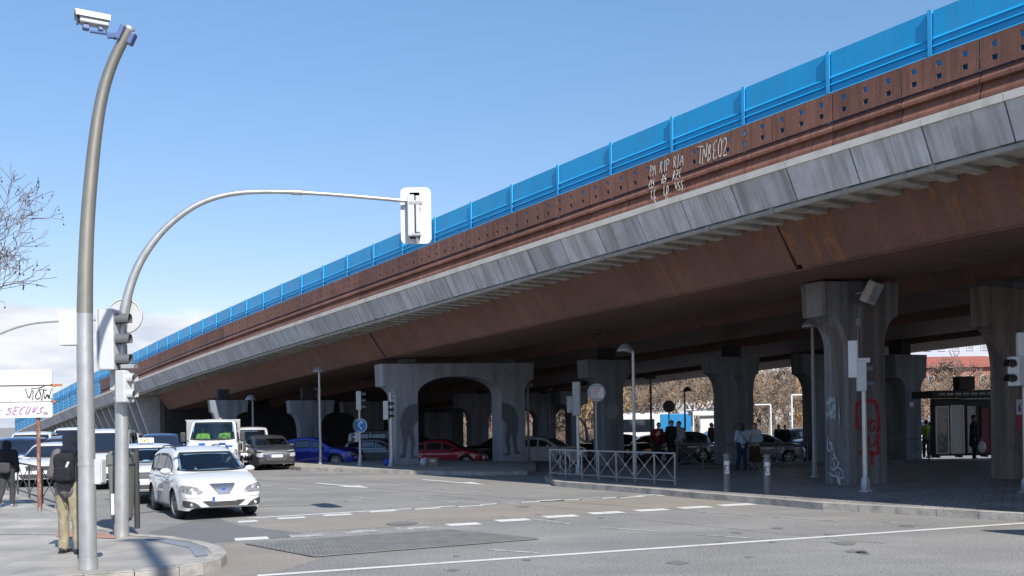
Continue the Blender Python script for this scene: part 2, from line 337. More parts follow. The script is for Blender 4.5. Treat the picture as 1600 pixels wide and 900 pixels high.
rw = random.Random(6); seam = MB()
def seam_line(p, q, w, k=14, j=.05):
    p, q = Vector(p[:2]), Vector(q[:2]); d = (q - p).normalized(); n = Vector((-d.y, d.x)); P_ = [p.lerp(q, i / k) + n * rw.uniform(-j, j) for i in range(k + 1)]
    for a, b in zip(P_, P_[1:]): seam.add([(v.x, v.y, .0048) for v in line_pts(a, b, w * rw.uniform(.6, 1.3))], [(0, 3, 2, 1)])
for a, b, w in (((0, 845), (0, 0), 0),) if False else ((( 400, 750), (1100, 800), .03), ((640, 770), (1000, 806), .02), ((380, 790), (500, 785), .02), ((1000, 812), (1380, 850), .018)):
    seam_line(G(*a), G(*b), w)
struct(seam.build('road_tar_seams', mat('tar', (.13, .127, .122), .7, var=.3, vs=4)))
os_ = []
for i in range(26):
    px, py = rw.uniform(420, 1500), rw.uniform(778, 895); c = G(px, py); rr_ = rw.uniform(.04, .22); k = 11
    os_.append([c + Vector((rr_ * rw.uniform(.6, 1.2) * math.cos(q * 6.283 / k), rr_ * rw.uniform(.6, 1.2) * 1.3 * math.sin(q * 6.283 / k), 0)) for q in range(k)])
marks('road_oil_spots', os_, M['patchdark'], .0052)
def arrow(a, b, c, d):
    tip = Vector(b[:2]); st = Vector(a[:2]); dd = (tip - st).normalized(); n = Vector((-dd.y, dd.x)); L_ = (tip - st).length
    k = tip - dd * L_ * .38
    return [st + n * .09, st - n * .09, k - n * .09, k - n * c, tip, k + n * d, k + n * .09]
marks('road_arrows', [arrow(G(494, 755), G(577, 762.5), .38, .38), arrow(G(660, 749.5), G(758, 757.5), .12, .45)], M['paint'])

# metal ventilation grate in the road
gc = [G(385, 851), G(491, 871), G(841, 843), G(699, 829)]
mg = mat('grate_metal', (.20, .197, .19), .55, metal=.2, var=.2, vs=3)
grate = thing('road_grate', 'long diamond patterned metal grate set in the asphalt', 'grate', (0, 0, 0))
g1 = MB(); g1.add([(p.x, p.y, .012) for p in gc], [(0, 1, 2, 3)]); 
o = g1.build('grate_plate', mat('grate_dark', (.05, .05, .05), .7, var=.3, vs=2), grate)
g2 = MB()
def bil(u, v): return gc[0] * (1 - u) * (1 - v) + gc[1] * u * (1 - v) + gc[2] * u * v + gc[3] * (1 - u) * v
nu, nv = 15, 54
for i in range(nu + 1):
    a, b = bil(i / nu, 0), bil(i / nu, 1); q = line_pts(a, b, .045); g2.prism([(p.x, p.y) for p in q], (0, 0, .014), (1, 0, 0), (0, 1, 0), (0, 0, 1), .012)
for j in range(nv + 1):
    a, b = bil(0, j / nv), bil(1, j / nv); q = line_pts(a, b, .05); g2.prism([(p.x, p.y) for p in q], (0, 0, .014), (1, 0, 0), (0, 1, 0), (0, 0, 1), .010)
g2.build('grate_bars', mg, grate)
tag(sheet('manhole_cover', [G(628, 818.5) + Vector((.32 * math.cos(a * .4488), .32 * math.sin(a * .4488), 0)) for a in range(14)], M['patchdark'], .012, False), 'round dark manhole cover in the pale strip of the crossing', 'manhole')

# ---------------------------------------------------------------- pavements (raised 0.15 m with granite kerb)
def platform(name, pts, h=.15, top=None, kw=.22, label=None):
    """pts: world xy outline (open towards the listed order); top surface + kerb ring"""
    n = len(pts); P = [Vector((p[0], p[1])) for p in pts]
    area = sum(P[i].x * P[(i + 1) % n].y - P[(i + 1) % n].x * P[i].y for i in range(n))
    if area < 0: P = P[::-1]
    inner = []
    for i in range(n):
        a, b, c = P[i - 1], P[i], P[(i + 1) % n]
        d1 = (b - a).normalized(); d2 = (c - b).normalized(); nn = Vector((-d1.y - d2.y, d1.x + d2.x)); nn.normalize()
        k = max(.35, nn.dot(Vector((-d1.y, d1.x)))); inner.append(b + nn * kw / k)
    o = sheet(name, P, top or M['pavement'], h, True)
    for v in o.data.vertices: v.co.z = h - .003
    kb = MB()
    for i in range(n):
        a, b, c, d = P[i], P[(i + 1) % n], inner[(i + 1) % n], inner[i]
        L_ = (b - a).length; k = max(1, int(round(L_ / .9))) if L_ < 60 else 1
        for j in range(k):
            t0, t1 = j / k, (j + 1) / k; g = .006 / max(L_, .01)
            q = [a.lerp(b, t0 + g), a.lerp(b, t1 - g), d.lerp(c, t1 - g), d.lerp(c, t0 + g)]
            qi = [q[0].lerp(q[3], .1), q[1].lerp(q[2], .1)]
            vs = [(q[0].x, q[0].y, -.45), (q[1].x, q[1].y, -.45), (q[1].x, q[1].y, h - .015), (q[0].x, q[0].y, h - .015), (qi[0].x, qi[0].y, h + .005), (qi[1].x, qi[1].y, h + .005), (q[2].x, q[2].y, h + .005), (q[3].x, q[3].y, h + .005)]
            kb.add(vs, [(0, 1, 2, 3), (3, 2, 5, 4), (4, 5, 6, 7), (1, 6, 5, 2), (0, 3, 4, 7)])
    struct(kb.build(name + '_kerb', M['kerb']))
    return o
H0 = .15
def tiles(name, base, size, rz, mort=.012, dark=.7):
    m = bpy.data.materials.new(name); m.use_nodes = True; t = m.node_tree; L = t.links; b = t.nodes['Principled BSDF']; b.inputs['Roughness'].default_value = .6
    tc_ = t.nodes.new('ShaderNodeTexCoord'); mp_ = t.nodes.new('ShaderNodeMapping'); mp_.inputs['Rotation'].default_value = (0, 0, rz); L.new(tc_.outputs['Object'], mp_.inputs[0])
    br = t.nodes.new('ShaderNodeTexBrick'); L.new(mp_.outputs[0], br.inputs[0]); br.inputs['Scale'].default_value = 1
    br.inputs['Brick Width'].default_value = size[0]; br.inputs['Row Height'].default_value = size[1]; br.inputs['Mortar Size'].default_value = mort
    br.inputs['Color1'].default_value = (*base, 1); br.inputs['Color2'].default_value = (*[c * .8 for c in base], 1); br.inputs['Mortar'].default_value = (*[c * dark for c in base], 1)
    n = t.nodes.new('ShaderNodeTexNoise'); n.inputs['Scale'].default_value = .9; n.inputs['Detail'].default_value = 7; L.new(tc_.outputs['Object'], n.inputs[0])
    r = t.nodes.new('ShaderNodeMapRange'); L.new(n.outputs['Fac'], r.inputs[0]); r.inputs[1].default_value = .3; r.inputs[2].default_value = .7; r.inputs[3].default_value = .72; r.inputs[4].default_value = 1.2
    x = t.nodes.new('ShaderNodeVectorMath'); x.operation = 'SCALE'; L.new(br.outputs[0], x.inputs[0]); L.new(r.outputs[0], x.inputs['Scale']); L.new(x.outputs[0], b.inputs['Base Color'])
    r2 = t.nodes.new('ShaderNodeMapRange'); L.new(n.outputs['Fac'], r2.inputs[0]); r2.inputs[3].default_value = .35; r2.inputs[4].default_value = .8; L.new(r2.outputs[0], b.inputs['Roughness'])
    bp = t.nodes.new('ShaderNodeBump'); bp.inputs['Strength'].default_value = .4; bp.inputs['Distance'].default_value = .01; L.new(br.outputs['Fac'], bp.inputs['Height']); bp.invert = True; L.new(bp.outputs[0], b.inputs['Normal'])
    return m
M['plaza'] = tiles('plaza_tiles', (.30, .285, .28), (.4, .4), R(28), .016, .45)
M['slabs'] = tiles('pavement_slabs', (.37, .345, .31), (1.1, .6), R(3), .008, .6)
near_px = [(-220, 752), (18, 768), (85, 794), (160, 824), (218, 835), (270, 838), (322, 846), (347, 854), (355, 864), (345, 873), (318, 880), (280, 886), (210, 893), (130, 898), (0, 907)]
npts = [G(x, y, H0) for x, y in near_px] + [Vector((-14, 9.6, 0)), Vector((-40, 10, 0)), Vector((-60, 30, 0)), Vector((-60, 60, 0))]
platform('pavement', npts, H0, M['slabs'])
plaza_px = [(850, 743), (866, 752), (930, 757), (1010, 763), (1090, 770), (1180, 777), (1285, 786), (1400, 792), (1600, 803), (1900, 822), (2600, 860)]
back_px = [(2300, 690), (1700, 716), (1560, 722), (1480, 723), (1400, 725), (1270, 730), (1060, 732.5), (900, 733), (860, 737)]
platform('plaza', [G(x, y, H0) for x, y in plaza_px + back_px], H0, M['plaza'])
med_px = [(440, 727), (470, 730), (540, 732), (640, 735), (760, 737), (824, 735.5), (838, 731), (836, 722), (700, 719), (560, 717.5), (470, 718)]
platform('median_pavement', [G(x, y, H0) for x, y in med_px], H0, M['pavement'])
sheet('red_paving', [G(92, 829, H0), G(150, 830, H0), G(180, 838.5, H0), G(182, 842, H0), G(88, 839, H0)], M['redpave'], H0 + .009)
sheet('pavement_seam', line_pts(G(-80, 835, H0), G(92, 834, H0), .10), M['paintworn'], H0 + .005)
sheet('pavement_ramp_strip', [G(225, 842, H0), G(262, 842, H0), G(318, 853, H0), G(325, 868, H0), G(305, 870, H0), G(296, 856, H0)], mat('blue_grey_strip', (.2, .215, .25), .8, var=.2), H0 + .005)

# ---------------------------------------------------------------- the viaduct
E0 = Vector((8.82, 16.37, 0)); D = Vector((-.5815, .8136, 0)).normalized(); N = Vector((D.y, -D.x, 0))
HK = [(-60, 7.95), (-8, 7.7), (0, 7.6), (4.7, 7.45), (12, 7.2), (19.6, 6.9), (28.7, 6.52), (37.2, 6.13), (41.6, 5.92), (50, 5.46), (57.6, 5.0), (76.3, 3.76), (93.9, 2.5), (109.6, 1.29), (124, .25)]
def pl(kn, x):
    if x <= kn[0][0]: return kn[0][1]
    for (a, b), (c, d) in zip(kn, kn[1:]):
        if x <= c: return b + (d - b) * (x - a) / (c - a)
    return kn[-1][1]
def dh(t): return sum(pl(HK, t + k) for k in (-5, -2.5, 0, 2.5, 5)) / 5
def cf(n): return .03 * max(0, min(n, 8)) if n < 16 else .24 - .024 * (n - 16)
def VP(t, n, dz): return E0 + D * t + N * n + Vector((0, 0, dh(t) + cf(n) + dz))
def sweep(prof, t0, t1, step=2.0, closed=True, m=0, mb=None, caps=True):
    mb = mb or MB(); k = max(1, int(math.ceil((t1 - t0) / step))); n = len(prof); vs = []
    for i in range(k + 1):
        t = t0 + (t1 - t0) * i / k; vs += [VP(t, a, b) for a, b in prof]
    e = n if closed else n - 1
    fs = [(i * n + j, i * n + (j + 1) % n, (i + 1) * n + (j + 1) % n, (i + 1) * n + j) for i in range(k) for j in range(e)]
    if closed and caps: fs += [tuple(range(n))[::-1], tuple(k * n + j for j in range(n))]
    mb.add(vs, fs, m); return mb
via = thing('viaduct', 'long grey concrete and rusty steel road viaduct ramping down to the left', 'viaduct', (0, 0, 0))
T0, T1 = -45, 112
slab = sweep([(.30, -.16), (.42, -.76), (1.9, -.76), (8, -.76), (16, -.76), (27.6, -.76), (28.9, -.76), (29.2, -.1), (28, -.12), (16, -.12), (8, -.12)], T0, T1, 2)
fixn(slab.build('deck_slab', M['soffit'], via))
# fascia panels, a coping stone over each
PF = 1.55; tj = .34 - PF * 4; k = 0
sweep([(0.03, -.16), (.38, -.79), (.46, -.76), (.2, -.14)], T0, tj - .02, 2).build('fascia_beam', M['concrete'], via)
sweep([(-.04, 0), (-.04, -.15), (.24, -.15), (.24, 0)], T0, tj - .02, 2).build('coping', M['coping'], via)
rf = random.Random(3)
while tj < 110:
    q = rf.uniform(-.008, .008)
    sweep([(.0 + q, -.152), (.36 + q, -.80), (.44, -.77), (.2, -.152)], tj + .016, tj + PF - .016, 3).build('fascia_panel', M['concrete'], via)
    sweep([(-.045, 0), (-.045, -.15), (.24, -.15), (.24, .0)], tj + .006, tj + PF - .006, 3).build('coping', M['coping'], via)
    tj += PF
# transverse ribs of the overhanging soffit
rb = MB(); t = -12
while t < 60:
    rb.prism([(.48, -.765), (1.88, -.765), (1.88, -.84), (.48, -.80)], (0, 0, 0), (1, 0, 0), (0, 1, 0), (0, 0, 1), 1) if False else None
    a = [VP(t, .47, -.755), VP(t, 1.92, -.755), VP(t, 1.92, -.86), VP(t, .6, -.82), VP(t, .47, -.80)]; b = [VP(t + .26, .47, -.755), VP(t + .26, 1.92, -.755), VP(t + .26, 1.92, -.86), VP(t + .26, .6, -.82), VP(t + .26, .47, -.80)]
    rb.add(a + b, [(0, 1, 2, 3, 4), (9, 8, 7, 6, 5)] + [(i, (i + 1) % 5, 5 + (i + 1) % 5, 5 + i) for i in range(5)])
    t += .62
fixn(rb.build('soffit_ribs', M['soffit'], via))
pp = MB(); pp.tube([VP(t, .42, -.875) for t in np.arange(-20, 75, 3)], .062, 8)
t = -19
while t < 74:
    pp.tube([VP(t - .05, .42, -.875), VP(t + .05, .42, -.875)], .082, 8); t += 1.9
pp.build('drain_pipe', mat('drain_pipe_grey', (.3, .285, .26), .7, var=.25, vs=3), via)
# steel box girders, the outermost in three lengths with open joints
def girder(n0, t0, t1, name='girder', w=4.2, dp=1.12):
    return fixn(sweep([(n0 - .8, -.765), (n0, -.765 - dp), (n0 + w, -.765 - dp), (n0 + w + .8, -.765)], t0, t1, 2).build(name, M['rust'], via))
for a, b in ((T0, 6.66), (6.86, 28.05), (28.2, 60)): girder(2.7, a, b)
fixn(sweep([(2.1, -.765), (2.9, -1.86), (6.7, -1.86), (7.5, -.765)], 6.5, 7.0, 1).build('joint_shade_plug', M['shadeblack'], via)); fixn(sweep([(2.1, -.765), (2.9, -1.86), (6.7, -1.86), (7.5, -.765)], 27.9, 28.4, 1).build('joint_shade_plug', M['shadeblack'], via))  # black plugs added to paint the shade inside the open joints
for n0 in (10.2, 17.2): girder(n0, T0, 62)
girder(23.6, T0, 62, w=3.4)
M['streak'] = mat('orange_rust_streak', (.22, .10, .055), .75, var=.3, vs=2, col2=(.13, .06, .045), c2scale=(5, 5, .3), c2amt=.8, c2range=(.42, .6))
rs = random.Random(12)
def streak(t, w, z1, m):
    mb = MB(); dt = (1 - z1) * .0; nrm = N * -.004 + Vector((0, 0, -.003)); k = 6
    L_ = []; R_ = []
    for i in range(k + 1):
        f = z1 * i / k; n = 1.9 + .8 * f; z = -.765 - 1.12 * f; wd = w * (1 - .35 * i / k) / 2; j = rs.uniform(-.03, .03) * w
        for lst, sg in ((L_, -1), (R_, 1)): lst.append(VP(t + sg * wd + j, n, z) + nrm)
    mb.add(L_ + R_, [(i, i + 1, k + 2 + i, k + 1 + i) for i in range(k)]); mb.build('rust_stain', m, via)
def tw(px, py=None):   # position along the outer girder web for a photo column
    best = None
    for i in range(-60, 700):
        t = i * .1; p = VP(t, 2.1, -1.0); q = p.x / p.y * FPX; zz_ = (HC - p.z) / p.y * FPX; x = CX + q * cr_ + zz_ * sr_
        if best is None or abs(x - px) < best[0]: best = (abs(x - px), t)
    return best[1]
for px, w, f in ((1196, .12, .6), (1225, .22, .9), (1262, .35, 1), (1290, .5, 1), (1461, .16, .4), (1490, .15, .95), (1520, .13, .8), (1455, .1, .3), (1592, .25, .9), (1060, .12, .8), (1180, .12, .4), (566, .55, 1), (608, .5, 1), (640, .2, .7), (668, .15, .8), (735, .2, .6), (700, .1, .9), (890, .14, .5), (1000, .1, .6), (420, .4, .9), (300, .35, 1)):
    streak(tw(px), w, f, M['streak'])
# flanges: the bottom plate edge stands a little proud
for n0 in (2.7, 10.2, 17.2, 23.6):
    w = 3.4 if n0 > 23 else 4.2
    fixn(sweep([(n0 - .04, -1.885), (n0 - .04, -1.91), (n0 + w + .04, -1.91), (n0 + w + .04, -1.885)], T0, 59.5, 2).build('flange', M['rust'], via))
# cross frames between girders
for i in range(9):
    t = -30 + i * 10.5; f = MB()
    for n0, n1 in ((7.4, 9.9), (14.9, 16.9), (21.9, 23.3)):
        f.add([VP(t, n0, -.77), VP(t, n1, -.77), VP(t, n1, -1.5), VP(t, n0, -1.5), VP(t + .15, n0, -.77), VP(t + .15, n1, -.77), VP(t + .15, n1, -1.5), VP(t + .15, n0, -1.5)], [(0, 1, 2, 3), (7, 6, 5, 4), (0, 4, 5, 1), (3, 2, 6, 7)])
    f.build('cross_frame', M['rust'], via)
# solid end of the ramp with its buttress fins
wl = MB()
for i in range(27):
    t = 60 + i * 2; a, b = VP(t, 2.4, -.78), VP(t + 2, 2.4, -.78); c, d = VP(t, 27, -.78), VP(t + 2, 27, -.78)
    if i == 0: wl.add([a, c, Vector((c.x, c.y, -.5)), Vector((a.x, a.y, -.5))], [(0, 1, 2, 3)])
    wl.add([a, b, Vector((b.x, b.y, -.5)), Vector((a.x, a.y, -.5))], [(0, 1, 2, 3)]); wl.add([c, d, Vector((d.x, d.y, -.5)), Vector((c.x, c.y, -.5))], [(0, 1, 2, 3)])
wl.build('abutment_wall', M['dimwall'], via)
for i in range(22):
    t = 61 + i * 2.0; top = VP(t, 0, -.8).z
    if top < .35: break
    f = MB(); f.prism([(.75, top), (2.5, top), (2.5, -.2), (2.15, -.2)], E0 + D * t, N, (0, 0, 1), D, .38); fixn(f.build('buttress', mat('buttress_concrete', (.42, .42, .43), .85, var=.15) if i == 0 else bpy.data.materials['buttress_concrete'], via))

# rusty parapet
par = thing('parapet', 'rusty steel parapet of ribbed panels with square holes above the concrete edge of the viaduct', 'parapet', (0, 0, 0))
def vbox(mb, t0, t1, n0, n1, z0, z1, m=0):
    a = [VP(t0, n0, z0) , VP(t0, n1, z0), VP(t0, n1, z1), VP(t0, n0, z1), VP(t1, n0, z0), VP(t1, n1, z0), VP(t1, n1, z1), VP(t1, n0, z1)]
    a = [p - Vector((0, 0, cf(n0 if i % 4 in (0, 3) else n1))) for i, p in enumerate(a)]
    mb.add(a, [(0, 1, 2, 3), (7, 6, 5, 4), (0, 4, 5, 1), (3, 2, 6, 7), (0, 3, 7, 4), (1, 5, 6, 2)], m)
def vprism(mb, prof, t0, t1, m=0):
    a = [VP(t0, n, z) - Vector((0, 0, cf(n))) for n, z in prof] + [VP(t1, n, z) - Vector((0, 0, cf(n))) for n, z in prof]; k = len(prof)
    mb.add(a, [tuple(range(k))[::-1], tuple(range(k, 2 * k))] + [(i, (i + 1) % k, k + (i + 1) % k, k + i) for i in range(k)], m)
def rust_panel(t0, t1):
    mb = MB(); g = .012; a, b = t0 + g, t1 - g; L_ = b - a; n0, n1 = .235, .27
    for z0, z1 in ((1.06, 1.19), (.82, .96), (.60, .72)): vbox(mb, a, b, n0, n1, z0, z1)
    for z0, z1 in ((.96, 1.06), (.72, .82)):
        e = a
        for h in (.17, .5, .83):
            c = a + h * L_; vbox(mb, e, c - .05, n0, n1, z0, z1); e = c + .05
        vbox(mb, e, b, n0, n1, z0, z1)
    for zt, zb in ((.61, .395), (.39, .10)):      # two lapped folds, each throwing a line of shadow on the next
        vprism(mb, [(.34, zt), (.325, zt), (.215, zb + .06), (.215, zb), (.34, zb)], a, b)
    return mb
NBL = .34 - PF * 4 + .55; t = NBL; k = 0
while t < 68:
    fixn(rust_panel(t, t + PF).build('parapet_panel', M['rustpanel'], par))
    f = MB(); vbox(f, t + .3, t + .42, .24, .32, .0, .05); f.build('bracket', M['galvdull'], par) if t < 40 else None
    t += PF
f = MB(); [vbox(f, q_, q_ + 2, .35, .37, .0, .60) for q_ in range(T0, T1 - 46, 2)]; f.build('gap_shade_strip', M['black'], par)  # black strip painting the shade in the gap below the panels
f = MB(); vbox(f, T0, NBL - .02, .22, .34, .08, 1.19); f.build('parapet_rail', M['rustpanel'], par)
PEND = t

# blue noise barrier behind it
nbar = thing('noise_barrier', 'bright blue ribbed noise barrier along the top of the viaduct', 'barrier', (0, 0, 0))
def blue_panel(t0, t1, zb):
    mb = MB(); prof = [(.62, zb), (.55, zb + .03), (.55, zb + .10), (.62, zb + .13)]
    z = zb + .13
    zz = 2.17
    prof = [(.56, zz)]
    for c, e in ((1.62, .035), (1.47, .05), (1.30, .06)):
        prof += [(.56, c + .05), (.56 - e, c), (.56, c - .02)]
    if zb < .9:
        for c in (.95, .7, .45, .25): prof += [(.56, c + .05), (.52, c), (.56, c - .02)]
    prof += [(.56, zb)]
    prof += [(.66, zb), (.66, zz)]
    k = len(prof); seg = 1 if t1 - t0 < 4 else int((t1 - t0) / 3)
    for i in range(seg): vprism(mb, prof, t0 + (t1 - t0) * i / seg, t0 + (t1 - t0) * (i + 1) / seg)
    return mb
PB = 2.29; tb = (18.0 - 16.37) / .8136; tb -= PB * 4; b0 = tb
fixn(blue_panel(T0, tb, .3).build('barrier_panel', M['blue'], nbar))
while tb < 110:
    fixn(blue_panel(tb + .05, tb + PB - .05, .30 if tb < PEND - 1 else .05).build('barrier_panel', M['blue'], nbar))
    f = MB(); vprism(f, [(.505, .2), (.52, 2.185), (.68, 2.185), (.68, .2)], tb - .02, tb + .02); vprism(f, [(.51, .2), (.51, 2.19), (.52, 2.19), (.52, .2)], tb - .042, tb + .042)
    fixn(f.build('post', M['bluepost'], nbar)); tb += PB

# graffiti strokes on the parapet: white lettering built as thin raised ribbons
GLY = {'T': [[(0, 1), (.75, .95)], [(.4, 1), (.3, 0)]], 'N': [[(0, 0), (.1, 1), (.45, .1), (.6, 1)]],
       'B': [[(.1, 0), (.15, 1), (.5, .8), (.15, .55), (.55, .25), (.1, 0)]], 'E': [[(.6, 1), (.15, .9), (.1, .5), (.45, .5), (.1, .45), (.1, 0), (.6, .05)]],
       'O': [[(.3, 1), (.05, .6), (.1, .1), (.4, 0), (.55, .4), (.5, .85), (.3, 1)]], '2': [[(.05, .8), (.3, 1), (.55, .75), (.3, .35), (.0, 0), (.6, .0)]],
       'P': [[(.1, 0), (.1, 1), (.5, .8), (.4, .5), (.1, .5)]], 'A': [[(0, 0), (.3, 1), (.55, 0)], [(.1, .4), (.5, .4)]], 'S': [[(.5, .9), (.15, .9), (.1, .6), (.5, .4), (.45, .05), (.05, .1)]],
       'C': [[(.55, .9), (.15, .9), (.05, .4), (.2, 0), (.55, .1)]], 'I': [[(.25, 0), (.3, 1)]], 'L': [[(.1, 1), (.1, 0), (.5, .05)]], 'R': [[(.1, 0), (.1, 1), (.5, .8), (.1, .5), (.55, 0)]],
       'V': [[(0, 1), (.3, 0), (.55, 1)]], 'X': [[(0, 1), (.6, 0)], [(.55, 1), (0, 0)]], 'K': [[(.1, 0), (.1, 1)], [(.5, 1), (.1, .5), (.55, 0)]], '5': [[(.5, 1), (.1, 1), (.1, .6), (.5, .45), (.4, .05), (.05, .05)]],
       'Q': [[(.3, 1), (.05, .6), (.1, .1), (.4, 0), (.55, .4), (.5, .85), (.3, 1)], [(.3, .3), (.6, -.1)]], 'Z': [[(0, 1), (.55, 1), (0, 0), (.6, 0)]], 'M': [[(0, 0), (.1, 1), (.3, .4), (.5, 1), (.6, 0)]], '6': [[(.5, .95), (.1, .5), (.15, .05), (.5, .1), (.5, .45), (.12, .42)]], 'Y': [[(0, 1), (.3, .5), (.55, 1)], [(.3, .5), (.25, 0)]],
       'W': [[(0, 1), (.15, 0), (.3, .7), (.45, 0), (.6, 1)]], 'U': [[(.05, 1), (.08, .15), (.35, 0), (.5, .2), (.55, 1)]], 'D': [[(.1, 0), (.1, 1), (.5, .7), (.5, .3), (.1, 0)]], 'F': [[(.55, 1), (.1, 1), (.1, 0)], [(.1, .55), (.45, .55)]], 'G': [[(.55, .9), (.15, .9), (.05, .4), (.2, 0), (.55, .1), (.55, .45), (.3, .45)]], 'J': [[(.5, 1), (.45, .1), (.1, .05)]], 'H': [[(.05, 0), (.05, 1)], [(.55, 0), (.55, 1)], [(.05, .5), (.55, .5)]]}
def ribbon(mb, pts, w, fn, m=0, th=.004):
    """flat stroke through 2-D pts; fn maps (u,v,depth) to place"""
    P = [Vector(p) for p in pts]
    # soften corners
    for _ in range(2):
        Q = [P[0]]
        for a, b in zip(P, P[1:]): Q += [a.lerp(b, .25), a.lerp(b, .75)]
        P = Q + [P[-1]]
    vs = []
    for i, p in enumerate(P):
        d = (P[min(i + 1, len(P) - 1)] - P[max(i - 1, 0)]); d = d.normalized() if d.length > 1e-6 else Vector((1, 0)); n = Vector((-d.y, d.x)) * w * (.46 + (.16 if w < .04 else .05) * math.sin(i * .9 + w * 99))
        vs += [fn(*(p + n), th), fn(*(p - n), th), fn(*(p + n), 0), fn(*(p - n), 0)]
    k = len(P)
    fs = []
    for i in range(k - 1):
        a, b = 4 * i, 4 * i + 4; fs += [(a, a + 1, b + 1, b), (a, b, b + 2, a + 2), (a + 1, a + 3, b + 3, b + 1)]
    mb.add(vs, fs, m)
def write(mb, txt, u, v, hgt, w, fn, m=0, slant=.1, adv=.72, jit=0, seed=1):
    r_ = random.Random(seed)
    for ch in txt:
        if ch in GLY:
            for st in GLY[ch]:
                ribbon(mb, [(u + (x + slant * y) * hgt + r_.uniform(-jit, jit), v + y * hgt + r_.uniform(-jit, jit)) for x, y in st], w, fn, m)
        u += hgt * adv
def tpx(px):   # position along the edge of the viaduct for a photo column
    return ((FPX / (.049 * (px + 270))) - 16.37) / .8136
gw = mat('graffiti_white', (.68, .64, .56), .8, var=.15)
def onpar(tc_):
    def fn(u, v, d):
        base = .235 if v > .6 else .215
        return VP(tc_ - u, base - .006 - d, v) - Vector((0, 0, cf(.3)))
    return fn
def onpar2(tc_, k):
    f = onpar(tc_)
    return lambda u, v, d: f(u * k, v, d)
gf = MB(); write(gf, 'TNBEO2', 0, .66, .42, .026, onpar2(tpx(1080), .55), adv=.68, jit=.02)
gf.build('graffiti', gw, par)['label'] = 'white handwritten tag TNBEO2'
gf = MB(); rr = random.Random(5); f1 = onpar2(tpx(1005), .72)
for j, (u, word) in enumerate(((0.0, 'PA'), (.50, 'RIP'), (1.15, 'RIA'))): write(gf, word, u, .78, .30, .020, f1, adv=.52, jit=.02, seed=j)
for j, (u, v, word) in enumerate(((.0, .48, 'OS'), (.08, .22, 'CC'), (.6, .5, 'QS'), (.7, .2, 'LD'), (1.15, .5, 'RZC'), (1.25, .2, 'VSS'), (.2, .02, 'S'), (.8, .02, 'G'))): write(gf, word, u, v, .22, .022, f1, adv=.62, jit=.02, seed=j + 9)
gf.build('graffiti', gw, par)['label'] = 'block of white scribbled writing'

# ---------------------------------------------------------------- piers
PSI = R(25); UA = Vector((math.cos(PSI), math.sin(PSI), 0)); DA = Vector((-math.sin(PSI), math.cos(PSI), 0))
def cap_poly(w, aL, aR, ht, hL, hR, fl, base=-.6, taper=0., htR=None):
    htR = htR or ht
    P = [(-taper, base), (w + taper, base), (w, fl)]
    P += [(w + aR - aR * math.sin(q), fl + (hR - fl) * math.cos(q)) for q in [i * math.pi / 16 for i in range(7, -1, -1)]] if aR else []
    if aR: P += [(w + aR + .06, htR)]
    else: P += [(w, htR)]
    if aL: P += [(-aL - .06, ht)] + [(-aL + aL * math.sin(q), fl + (hL - fl) * math.cos(q)) for q in [i * math.pi / 16 for i in range(0, 8)]] + [(0, fl)]
    else: P += [(0, ht)]
    return P
def chamfer(poly, o, d, m, name, parent=None, mm=None, ua=None, da=None):
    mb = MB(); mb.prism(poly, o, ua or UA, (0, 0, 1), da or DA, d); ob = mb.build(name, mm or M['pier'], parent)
    bm = bmesh.new(); bm.from_mesh(ob.data); bmesh.ops.recalc_face_normals(bm, faces=bm.faces)
    eds = [e for e in bm.edges if len(e.link_faces) == 2 and any(len(f.verts) > 8 for f in e.link_faces)]
    try: bmesh.ops.bevel(bm, geom=eds, offset=.03, segments=1, affect='EDGES')
    except Exception: pass
    bmesh.ops.triangulate(bm, faces=[f for f in bm.faces if len(f.verts) > 8])
    bm.to_mesh(ob.data); bm.free(); return ob
PG = 'concrete piers under the viaduct'
def pier(label, ofr, poly, d, caps=(), m=None, psi=None):
    t = thing('bridge_pier', label, 'pier', (ofr.x, ofr.y, 0), psi if psi is not None else PSI, PG)
    chamfer(poly, (0, 0, 0), d, None, 'shaft', t, m, Vector((1, 0, 0)), Vector((0, 1, 0)))
    for u, z0, z1 in caps:
        b = MB(); b.bbox((u, d * .6, (z0 + z1) / 2), (.6, d * .6, z1 - z0), .02); b.build('bearing_block', M['pier'] if z1 - z0 < .3 else M['shadeblack'], t)  # tall blocks coloured black for the shade between pier top and girder
    return t
def pcol(px, Z): a, b = unroll(px, 700); return Vector((a / FPX * Z, Z, 0))
# the portal frame with the painted figures
O1 = G(600, 727, H0); O1.z = 0
portal_out = [(.56, -.6), (1.58, -.6), (1.58, 3.1)]
portal_out += [(1.58 + 1.97 - 1.97 * math.cos(q), 3.1 + .86 * math.sin(q) ** .9) for q in [i * math.pi / 20 for i in range(1, 20)]]
portal_out += [(5.52, 3.1), (5.52, -.6), (6.7, -.6), (6.72, 3.15)]
portal_out += [(7.16 - .44 * math.sin(q), 3.15 + .66 * math.cos(q)) for q in [i * math.pi / 16 for i in range(7, -1, -1)]]
portal_out += [(7.2, 4.60), (-.03, 4.47)] + [(0 + .56 * math.sin(q), 3.0 + .52 * math.cos(q)) for q in [i * math.pi / 16 for i in range(0, 8)]] + [(.56, 3.0)]
P1 = pier('wide grey arched portal pier with two painted bending figures on its legs', O1, portal_out, 1.1, [(1.3, 4.45, 4.72), (6.1, 4.55, 4.75)], M['pierpale'])
